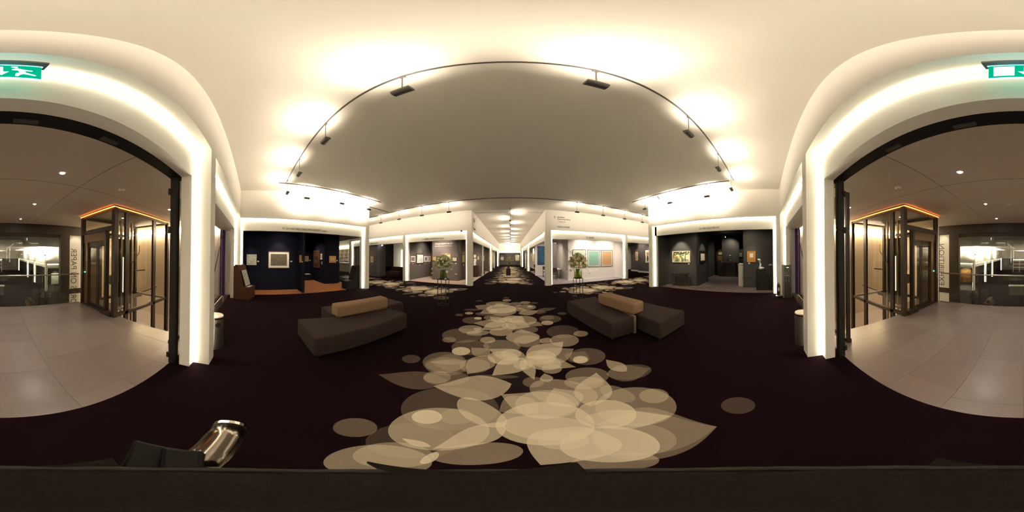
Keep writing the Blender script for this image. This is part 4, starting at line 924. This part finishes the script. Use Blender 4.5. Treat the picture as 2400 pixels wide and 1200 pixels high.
def lean(par,nm,m,x0,x1,t0,off0,off1):
    # sheet leaning against the slanted back
    a = Vector((0,.125,.515)); b = Vector((0,-.07,1.14)); d = (b-a); n = Vector((0,.95,.30))
    q = MB(); c0 = a+d*t0[0]; c1 = a+d*t0[1]; vs_ = []
    for x in (x0,x1):
        for c,o_ in ((c0,off0),(c1,off0),(c1,off1),(c0,off1)):
            p = c+n*o_; vs_.append((x,p.y,p.z))
    q.add(vs_,[(0,1,2,3),(7,6,5,4),(0,4,5,1),(1,5,6,2),(2,6,7,3),(3,7,4,0)]); return q.build(nm,m,par)
e = thing('framed_etching','black-framed grey etching sheet leaning on the brown wooden display seat','picture',(0,0,0))
lean(e,'frame',m_black,-.27,.25,(0,1),.0,.022); mo_ = lean(e,'mount',m_mount,-.24,.22,(.04,.96),.022,.025); lean(mo_,'image',A('grey_etching',[(.3,.32,.28),(.55,.55,.48),(.2,.22,.18)],9,seed=60),-.22,.20,(.08,.93),.025,.027)
turned(e, ST, SR)
c_ = MB(); c_.box(-.05,.25,.17,.30,.502,.512); c_.box(.0,.30,.18,.31,.512,.522)
turned(tag(c_.build('catalogue', mat('grey_cover',(.45,.45,.42),.6,var=.3,vscale=30)),'open pale catalogue lying on the brown display seat','book'), ST, SR)
turned(tag(MB().box(.20,.26,-.24,-.19,1.332,1.336).build('price_tag', m_card),'tiny white tag on top of the brown display seat','label'), ST, SR)
dk = ell_seat('high-backed black display seat at the right end of the navy stand',-7.45,-6.95,4.45,5.28,m_black,None,1.22,.45,-1)
bb_ = thing('bench_box','black box bench in the inner room of the navy stand','bench',(-11.1,3.85,0))
MB().box(-11.45,-10.9,3.55,4.1,0,.42).build('body', m_black, bb_, bevel=.01)
tag(MB().box(-11.4,-11.0,3.62,4.0,.421,.45).build('catalogue', m_card),'white catalogues on the black box bench','book')
# lit bar counter and shelves beyond the navy stand
br = thing('bar_counter','pale bar counter seen past the navy stand','counter',(-16.6,10.4,0))
MB().box(-17.6,-15.9,10.2,10.9,0,1.0).build('front_panel', mat('counter_cream',(.55,.47,.36),.6), br); MB().box(-17.7,-15.8,10.1,11.0,1.0,1.05).build('worktop', m_card, br)
MB().box(-18.2,-17.62,10.3,10.9,0,1.0).build('wooden_end', m_brown, br)
sh = thing('bar_shelves','tall lit bar shelving behind the pale counter','shelf',(-17.5,12.0,0))
for z in (1.25,1.75,2.25,2.75): MB().box(-20.5,-15.5,11.7,12.0,z,z+.04).build('shelf', m_card, sh)
MB().box(-20.5,-15.5,12.0,12.05,0,3.2).build('back_panel', mat('shelf_back',(.50,.40,.28),.7), sh)
for x in (-20.5,-19.2,-18.0,-16.8,-15.55): MB().box(x,x+.05,11.7,12.0,.9,3.2).build('upright', m_card, sh)
MB().box(-20.5,-15.5,11.72,11.76,3.16,3.2).build('light_strip', m_led, sh)
m_bot = mat('bottle_glass',(.03,.05,.03),.2); rb = random.Random(5)
for k in range(14):
    x = -20.2+k*.34; z = (1.29,1.79,2.29)[k%3]; hgt = rb.uniform(.25,.36)
    o = MB().lathe(x,11.85,[(.04,z),(.042,z+hgt*.6),(.015,z+hgt*.75),(.015,z+hgt)],8).build('bottle', m_bot, smooth=True)
    tag(o,ORD[k]+' bottle from the left end of the lit bar shelves beyond the navy stand','bottle','bottles on the bar shelves')
s5 = struct('wall_bar','cream wall over the bar beyond the crossing'); MB().box(-21,-13.95,12.1,12.2,0,4.5).build('wall_panel', m_wall, s5)
MB().box(-21,-13.95,9.9,10.0,2.9,4.5).build('fascia', m_wall, s5); MB().box(-21,-13.95,9.86,9.9,2.9,2.93).build('light_strip', m_led, s5)

# bench in the far left stand
bn2 = thing('bench','dark upholstered bench in the far left stand','bench',(-9.5,11.1,0))
MB().box(-10.1,-8.8,10.9,11.5,.0,.45).build('seat_box', m_dwood, bn2, bevel=.02); MB().box(-10.1,-8.8,11.3,11.5,.45,.85).build('backrest', m_dwood, bn2, bevel=.02)
t = thing('stand_spotlight','small bright spotlight under the lintel of the far left stand','lamp',(-9.9,9.9,2.7)); MB().ball((-9.9,9.9,2.72),.045).build('lamp_head', emis('spot_head',(.9,.85,1),14), t); MB().tube([(-9.9,9.9,2.75),(-9.9,9.9,3.28)],.01,5).build('stem', m_lampm, t)
# table and chairs in the white stand
tt = thing('office_table','white-topped table seen through the first right corridor portal','table',(3.2,12.4,0))
MB().box(2.75,3.9,11.9,12.9,.72,.76).build('tabletop', m_white, tt)
for (x,y) in ((2.82,11.97),(3.83,11.97),(2.82,12.83),(3.83,12.83)): MB().box(x-.02,x+.02,y-.02,y+.02,0,.72).build('leg', m_lampm, tt)
for i,(x,y,f) in enumerate(((2.95,13.5,1),(3.1,11.3,-1),(2.75,17.2,1))):
    c = thing('dining_chair',['slim dark chair beyond the white table in the right corridor portal','slim dark chair before the white table in the right corridor portal','slim dark chair deep in the right corridor portal'][i],'chair',(x,y,0))
    MB().box(x-.2,x+.2,y-.2,y+.2,.43,.47).build('seat', m_dwood, c, bevel=.01); MB().box(x-.19,x+.19,y+f*.19-.012,y+f*.19+.012,.6,.9).build('backrest', m_dwood, c, bevel=.01)
    for a in (-.17,.17):
        for b in (-.17,.17): MB().box(x+a-.014,x+a+.014,y+b-.014,y+b+.014,0,.9 if b*f>0 else .43).build('leg', m_dwood, c)
# plinth in grey stand
pl = thing('display_plinth','brown plinth with a white paper piece in the left corridor portal','plinth',(-3.0,13.7,0))
MB().box(-3.2,-2.75,13.5,13.9,0,1.0).build('plinth_body', m_brown, pl, bevel=.005)
tag(MB().prism([(-3.1,13.6),(-2.9,13.65),(-2.95,13.8)],1.001,1.35).build('paper_sculpture', m_card),'white paper piece on the brown plinth in the corridor portal','sculpture')
# white sheet on left flower stand
tag(MB().box(-2.13,-2.08,4.99,5.05,.9385,.955).build('name_card', m_card),'tiny white card beside the vase on the left flower stand','card')

# ------------------------------------------------------------------ charcoal stand furniture
ct = thing('side_table','dark antique side table under the landscape painting','table',(7.62,4.48,0))
MB().box(7.42,7.86,4.02,4.94,.69,.73).build('tabletop', m_dwood, ct, bevel=.01); MB().box(7.47,7.81,4.08,4.88,.58,.69).build('drawer_box', m_dwood, ct)
for (x,y) in ((7.49,4.1),(7.49,4.86),(7.79,4.1),(7.79,4.86)):
    MB().tube([(x,y,.6),(x-.012,y,.42),(x,y,.12),(x-.01,y,.03),(x-.02,y,0)],[.03,.026,.016,.022,.032],8).build('leg', m_dwood, ct, smooth=True)
for i,y in enumerate((4.25,4.66)): tag(MB().lathe(7.6,y,[(.03,.731),(.04,.75),(.02,.775),(.012,.79)],10).build('small_bronze', m_dwood, smooth=True),('right' if i==0 else 'left')+' small bronze piece on the dark side table','sculpture')
co = thing('console_table','dark console table with stretchers in the charcoal inner room','table',(12.35,2.8,0))
MB().box(12.15,12.58,2.3,3.35,1.10,1.15).build('tabletop', m_dwood, co); MB().box(12.2,12.55,2.36,3.3,.98,1.10).build('apron', m_dwood, co)
for (x,y) in ((12.22,2.4),(12.22,3.26),(12.52,2.4),(12.52,3.26)): MB().box(x-.03,x+.03,y-.03,y+.03,0,.98).build('leg', m_dwood, co)
MB().box(12.2,12.24,2.4,3.26,.12,.16).build('stretcher', m_dwood, co)
sc1 = thing('bronze_sculpture','dark bronze group standing on the console table','sculpture',(12.35,2.85,1.15))
MB().box(12.25,12.45,2.6,3.1,1.15,1.19).build('base', m_dwood, sc1)
MB().tube([(12.35,2.9,1.19),(12.35,2.95,1.35),(12.35,2.86,1.5),(12.35,2.9,1.62)],[.05,.09,.07,.05],10).build('figure', mat('bronze',(.16,.13,.09),.3,metal=.8), sc1, smooth=True)
MB().tube([(12.35,2.98,1.58),(12.35,2.86,1.66),(12.35,2.7,1.62),(12.33,2.66,1.52)],[.03,.05,.06,.03],8).build('figure', mat('bronze_b',(.2,.16,.11),.3,metal=.8), sc1, smooth=True)
MB().tube([(12.33,2.9,1.3),(12.3,2.72,1.28),(12.3,2.62,1.2)],[.04,.05,.03],8).build('figure', mat('bronze_c',(.22,.2,.14),.3,metal=.8), sc1, smooth=True)
spot(sc1,(11.3,2.8,2.9),(12.35,2.85,1.4),8,40,.6,(1,.9,.7))
pd = thing('pedestal','rough white stone pedestal in the gap of the charcoal stand','plinth',(8.55,1.32,0))
m_stone = mat('pale_stone',(.45,.40,.34),.9,.5,40,var=.2,vscale=20)
MB().box(8.44,8.66,1.2,1.46,0,1.16).build('shaft', m_stone, pd, bevel=.008); MB().box(8.42,8.68,1.18,1.48,1.16,1.19).build('cap', m_stone, pd)
tag(MB().prism([(8.47,1.2),(8.6,1.22),(8.62,1.44),(8.48,1.42)],1.191,1.235).build('relief', m_card, bevel=.01),'small white relief lying on the stone pedestal','sculpture')
spot(pd,(8.0,1.3,3.0),(8.55,1.32,1.1),5,40,.6,(1,.9,.75))
pb = thing('display_plinth','black velvet-covered plinth with slanting side under the white sculpture','plinth',(7.7,.12,0))
q = MB(); pr = [(.46,0),(.46,.97),(.02,.97),(.0,.75),(-.10,.73),(-.26,.05),(-.28,0)]
n = len(pr); q.add([(7.5,y,z) for y,z in pr]+[(7.85,y,z) for y,z in pr],[tuple(range(n)),tuple(range(2*n-1,n-1,-1))]+[(i,(i+1)%n,(i+1)%n+n,i+n) for i in range(n)])
q.build('draped_body', m_black, pb, bevel=.01)
ws = thing('white_sculpture','white stone sculpture of a bowed figure on the black plinth','sculpture',(7.65,.25,.972))
m_ws = mat('white_stone',(.85,.83,.78),.5)
MB().tube([(7.65,.33,1.03),(7.65,.24,1.045),(7.65,.10,1.05)],[.05,.07,.03],12).build('base_rock', m_ws, ws, smooth=True)
MB().tube([(7.65,.30,1.02),(7.65,.285,1.12),(7.65,.26,1.22),(7.65,.29,1.32),(7.65,.32,1.38)],[.06,.035,.045,.022,.03],12).build('body', m_ws, ws, smooth=True)
MB().tube([(7.65,.40,1.45),(7.65,.34,1.44),(7.65,.28,1.40),(7.65,.25,1.36)],[.03,.055,.05,.02],12).build('head', m_ws, ws, smooth=True)
spot(ws,(6.95,.3,2.7),(7.65,.25,1.2),12,30,.5,(1,.93,.8))
for i,(a,b,sg) in enumerate((((7.25,4.85,.78),(7.6,3.75,.62),0),((7.25,1.1,.63),(7.25,-.35,.78),0))):
    p0, p1 = Vector(a), Vector(b); pts = [tuple(p0.lerp(p1,k/8)-Vector((0,0,.10*sin(pi*k/8)))) for k in range(9)]
    tag(MB().tube(pts,.007,5).build('barrier_cord', m_black),['sagging dark barrier cord before the side table','sagging dark barrier cord beside the white sculpture'][i],'cord')
t = thing('stand_spotlight','small lit spotlight high in the charcoal inner room','lamp',(11.5,2.9,3.0)); MB().tube([(11.5,2.9,3.28),(11.5,2.9,3.1)],.015,6).build('stem', m_black, t); MB().tube([(11.5,2.9,3.1),(11.44,2.9,3.02)],.035,8).build('lamp_head', m_black, t); MB().ball((11.43,2.9,3.0),.02).build('bulb', emis('spot_bulb',(.9,.9,1),20), t)
# warm wash inside the stands from their own ceiling spotlights
for i,(nm,loc,aim,pw,sz,lab) in enumerate((
  ('a',(-7.3,1.3,3.1),(-8.0,1.3,1.0),7,120,'small ceiling spotlight over the front navy wall'),
  ('b',(-9.8,3.2,3.1),(-9.9,3.6,0),40,120,'small ceiling spotlight in the inner room of the navy stand'),
  ('c',(-5.0,9.9,3.1),(-5.6,11.2,0),75,130,'small ceiling spotlight over the grey stand entrance'),
  ('d',(-4.5,10.0,3.1),(-4.6,10.92,2.2),30,110,'small ceiling spotlight over the pale wall lettering'),
  ('e',(-6.0,11.5,3.1),(-6.9,11.5,1.4),25,120,'small ceiling spotlight over the grey side wall'),
  ('f',(5.2,9.95,3.1),(5.2,10.75,1.7),46,140,'left small ceiling spotlight before the white wall'),
  ('g',(7.0,9.95,3.1),(7.0,10.75,1.7),46,140,'right small ceiling spotlight before the white wall'),
  ('h',(3.2,12.0,3.1),(3.2,13.5,0),50,130,'small ceiling spotlight over the white table'),
  ('i',(5.0,17.0,3.1),(5.6,19.5,1.8),50,120,'small ceiling spotlight before the deep grey wall'),
  ('j',(11.2,11.6,3.1),(12.3,11.6,1.5),34,140,'small ceiling spotlight over the taupe walls'),
  ('k',(12.0,2.6,3.1),(13.0,3.4,0),34,130,'small ceiling spotlight in the charcoal inner room'),
  ('l',(7.4,1.0,3.1),(8.15,.4,.4),16,130,'small ceiling spotlight over the charcoal front wall'),
  ('m',(7.4,3.2,3.1),(8.0,3.4,0),14,130,'small ceiling spotlight at the charcoal stand entrance'),
  ('n',(-10.4,11.0,3.1),(-10.6,12.4,0),22,130,'small ceiling spotlight in the far left stand'),
  ('o',(-2.8,12.6,3.1),(-3.2,13.2,0),46,140,'small ceiling spotlight inside the first left corridor portal'),
  ('p',(-3.2,17.5,3.1),(-3.6,18,1.0),46,140,'small ceiling spotlight behind the post of the left corridor portal'),
  ('q',(0,34.2,3.0),(0,36,1.2),40,140,'small ceiling spotlight in the corridor end stand'),
  ('r',(2.9,23.5,3.1),(3.4,23.5,1.0),60,150,'small ceiling spotlight in the second right corridor portal'),
  ('s',(-10.2,15.2,4.33),(-10.6,16,1.5),60,140,'small ceiling spotlight before the far white portal'),
  ('u',(12.2,14.6,3.1),(12.4,16,1.0),60,140,'small ceiling spotlight beyond the taupe walls'))):
    t = thing('stand_spotlight', lab, 'lamp', loc)
    MB().lathe(loc[0],loc[1],[(.03,loc[2]+.03),(.04,loc[2]+.12)],10).build('lamp_head', m_black, t); MB().tube([(loc[0],loc[1],loc[2]+.12),(loc[0],loc[1],loc[2]+.17)],.01,5).build('stem', m_black, t)
    spot(t, loc, aim, pw*P_IN, sz, .9, (1,.86,.70), .04)

# ------------------------------------------------------------------ water cooler, extinguisher, bins
wc = thing('water_cooler','tall dark water dispenser by the right bay opening','dispenser',(6.25,-.78,0))
m_wc = mat('cooler_grey',(.05,.045,.04),.35,metal=.3); m_wcs = mat('cooler_side',(.20,.18,.15),.4,metal=.5)
X0,X1,Y0,Y1 = 6.08,6.42,-.96,-.62
MB().box(X0,X1,Y1-.05,Y1,0,1.25).build('side_panel', m_wcs, wc, bevel=.006)
MB().box(X0,X1,Y0,Y0+.03,0,1.25).build('side_panel', m_wcs, wc, bevel=.006)
MB().box(X0+.012,X1,Y0+.03,Y1-.05,0,.86).build('lower_door', m_wc, wc, bevel=.005)
MB().box(X0+.012,X1,Y0+.03,Y1-.05,1.07,1.25).build('head', m_wc, wc, bevel=.005)
ni = MB().box(X0+.14,X1,Y0+.03,Y1-.05,.86,1.07).build('niche', mat('niche',(.15,.12,.09),.4), wc)
MB().box(X0+.01,X0+.14,Y0+.06,Y1-.08,.855,.87).build('drip_tray', m_steel, ni)
MB().box(X0,X1,Y0,Y1,1.25,1.27).build('top', m_wc, wc, bevel=.01)
MB().box(X0+.006,X0+.012,-.84,-.76,1.17,1.185).build('display', emis('green_display',(.1,.9,.3),3), wc)
for y in (-.85,-.74):
    MB().tube([(X0+.005,y,.62),(X0+.005,y,.70),(X0+.005,y,.74)],[.022,.014,.010],10).build('cup_holder', m_steel, wc, smooth=True)
    MB().tube([(X0+.08,y,1.07),(X0+.08,y,1.03)],.012,8).build('tap', m_steel, ni)
fe = thing('fire_extinguisher','dark red fire extinguisher on a round foot at the charcoal stand corner','extinguisher',(6.42,-.48,0))
m_red = mat('extinguisher_red',(.10,.015,.01),.3)
MB().lathe(6.42,-.48,[(.11,0),(.11,.02),(.02,.025)],18).build('foot_plate', m_steel, fe)
MB().lathe(6.42,-.48,[(.055,.05),(.065,.07),(.065,.42),(.045,.48),(.018,.51)],16).build('cylinder', m_red, fe, smooth=True)
MB().tube([(6.42,-.48,.51),(6.42,-.48,.56)],.014,8).build('valve', m_steel, fe); MB().tube([(6.42,-.48,.55),(6.36,-.46,.56)],.01,6).build('handle', m_black, fe)
MB().tube([(6.42,-.48,.54),(6.35,-.44,.50),(6.34,-.43,.25)],.009,6).build('hose', m_black, fe); MB().box(6.352,6.36,-.51,-.45,.22,.36).build('sticker', m_card, fe)
def bin_(cx, cy, label):
    r = thing('waste_bin', label, 'bin', (cx,cy,0))
    MB().lathe(cx,cy,[(.135,0),(.14,.01),(.14,.63),(.135,.64),(.001,.645)],32).build('body', m_steel, r, smooth=False)
    MB().lathe(cx,cy,[(.142,.60),(.142,.625)],32).build('rim', m_chrome, r)
    a = atan2(-cy,-cx) 
    for s in (.35,):
        d = Vector((cos(a+s),sin(a+s),0)); MB().tube([tuple(Vector((cx,cy,.50))+d*.125),tuple(Vector((cx,cy,.50))+d*.145)],.045,16).build('opening', m_black, r)
    return r
bin_(-2.62,-.625,'round brushed steel waste bin beside the left pillar of the central opening')
bin_(2.70,-.61,'round brushed steel waste bin beside the right pillar of the central opening')

# ------------------------------------------------------------------ things standing in the lower hall
for sx,nm in ((-1,'left'),(1,'right')):
    st_ = thing('flower_stand','black stand of the '+nm+' flowers in the lower hall','stand',(sx*3.55,-11.6,-2.7))
    for a in (-.14,.14):
        for b in (-.14,.14): MB().box(sx*3.55+a-.01,sx*3.55+a+.01,-11.6+b-.01,-11.6+b+.01,-2.7,-1.9).build('leg', m_black, st_)
    MB().box(sx*3.55-.15,sx*3.55+.15,-11.75,-11.45,-1.9,-1.88).build('top_plate', m_black, st_)
    flowers(sx*3.55,-11.6,-1.88,.33,.5,'cream and green flowers on the '+nm+' stand in the lower hall',20+sx,.12,.2,[],[],40)
    so = thing('island_sofa','pale-looking low sofa block right next to the '+nm+' flowers in the lower hall','sofa',(sx*2.75,-12.9,-2.7))
    MB().prism([(sx*3.0,-13.8),(sx*2.3,-13.6),(sx*2.4,-12.1),(sx*3.0,-12.2)],-2.66,-2.28).build('seat_block', m_fab2, so, bevel=.04)
    MB().box(sx*2.6-.15,sx*2.6+.15,-13.5,-12.4,-2.275,-2.02).build('bolster', m_fab2, so, bevel=.04)
    MB().box(sx*2.7-.2,sx*2.7+.2,-13.3,-12.5,-2.7,-2.66).build('foot', m_black, so)
dk_ = thing('reception_desk','long pale desk block in the middle of the lower hall','desk',(.35,-17.2,-2.7))
MB().box(-.6,1.3,-17.6,-16.9,-2.7,-1.75).build('front_panel', m_white, dk_, bevel=.01); MB().box(-.7,1.4,-17.7,-16.8,-1.75,-1.7).build('worktop', m_card, dk_)
lsh = thing('lit_shelving','white lit shelving at the far end of the lower hall aisle','shelf',(.6,-40,-2.7))
for z in (-1.6,-.8,0,.4): MB().box(-.9,2.2,-40.3,-39.8,z,z+.08).build('shelf', m_card, lsh)
for x in (-.95,.6,2.15): MB().box(x,x+.08,-40.3,-39.8,-2.7,.6).build('upright', m_card, lsh)
MB().box(-.9,2.2,-39.85,-39.8,.33,.4).build('light_strip', m_led, lsh)
for sx,nm in ((-1,'left'),(1,'right')):
    for k,y in enumerate((-21.6,-27.8)):  # spotlights added to lighten the black interiors behind the aisle portals
        t = thing('stand_spotlight', ['near','far'][k]+' added spotlight in the '+nm+' stand of the lower hall','lamp',(sx*7,y,.3))
        MB().lathe(sx*7,y,[(.05,.3),(.05,.45)],10).build('lamp_head', m_black, t); MB().tube([(sx*7,y,.45),(sx*7,y,2.5)],.012,5).build('stem', m_black, t)
        spot(t,(sx*7,y,.28),(sx*8.5,y,-1.5),260,150,.9,(1,.86,.66),.05)

# ------------------------------------------------------------------ camera stand under the viewpoint
cs = thing('camera_stand','dark fabric padded camera stand with clamp and chrome torch below the viewpoint','stand',(0,0,0))
m_pad = mat('dark_grey_padding',(.010,.008,.006),1.0,.6,300,var=.4,vscale=120,spec=.15)
zt = 1.18
prof = [(.02,zt+.05),(.085,zt+.045),(.115,zt+.02),(.128,zt-.01),(.122,zt-.06),(.10,zt-.08),(.02,zt-.085)]
MB().lathe(0,0,prof[::-1],48).build('padded_cover', m_pad, cs, smooth=True, sub=1)
ring = MB()
ring.tube([(.122*cos(2*pi*k/40),.122*sin(2*pi*k/40),zt+.012+.004*sin(k*1.3)) for k in range(41)],.006,6,cap=False); ring.build('seam_piping', mat('piping',(.02,.017,.013),.9), cs)
MB().tube([(0,0,.35),(0,0,zt-.07)],.016,10).build('pole', m_black, cs)
for k in range(3):
    a = 2*pi*k/3+.3; MB().tube([(0,0,.5),(.30*cos(a),.30*sin(a),.012)],.011,8).build('leg', m_black, cs)
def pol(az,r,z): return (r*sin(radians(az)), r*cos(radians(az)), z)
# folded straps lying over the rim
MB().prism([pol(-30,.09,0)[:2],pol(30,.09,0)[:2],pol(22,.148,0)[:2],pol(-50,.152,0)[:2]],zt+.0,zt+.022).build('strap', m_pad, cs, bevel=.004)
MB().prism([pol(140,.10,0)[:2],pol(230,.10,0)[:2],pol(222,.158,0)[:2],pol(150,.155,0)[:2]],zt-.01,zt+.012).build('strap', m_pad, cs, bevel=.004)
m_dpl = mat('dark_plastic',(.006,.005,.0045),.5,spec=.12)
MB().prism([pol(-136,.13,0)[:2],pol(-112,.12,0)[:2],pol(-113,.20,0)[:2],pol(-131,.235,0)[:2]],zt-.06,zt-.02).build('clamp_plate', m_dpl, cs, bevel=.006)
MB().prism([pol(-122,.10,0)[:2],pol(-104,.10,0)[:2],pol(-106,.19,0)[:2],pol(-121,.20,0)[:2]],zt-.02,zt-.005).build('clamp_arm', m_dpl, cs, bevel=.006)
MB().tube([pol(-108,.15,zt-.05),pol(-104,.20,zt-.06),pol(-100,.26,zt-.07),pol(-98,.31,zt-.075)],[.022,.030,.034,.034],20).build('chrome_torch', mat('torch_chrome',(.30,.26,.22),.18,metal=1.0), cs, smooth=True)
tor = MB(); c0 = Vector(pol(-98,.31,zt-.075)); d0 = (c0-Vector(pol(-100,.26,zt-.07))).normalized()
tor.tube([tuple(c0),tuple(c0+d0*.012)],[.036,.035],20); tor.build('torch_rim', m_chrome, cs)
MB().tube([tuple(c0+d0*.0125),tuple(c0+d0*.014)],[.026,.026],20).build('torch_lens', m_black, cs)
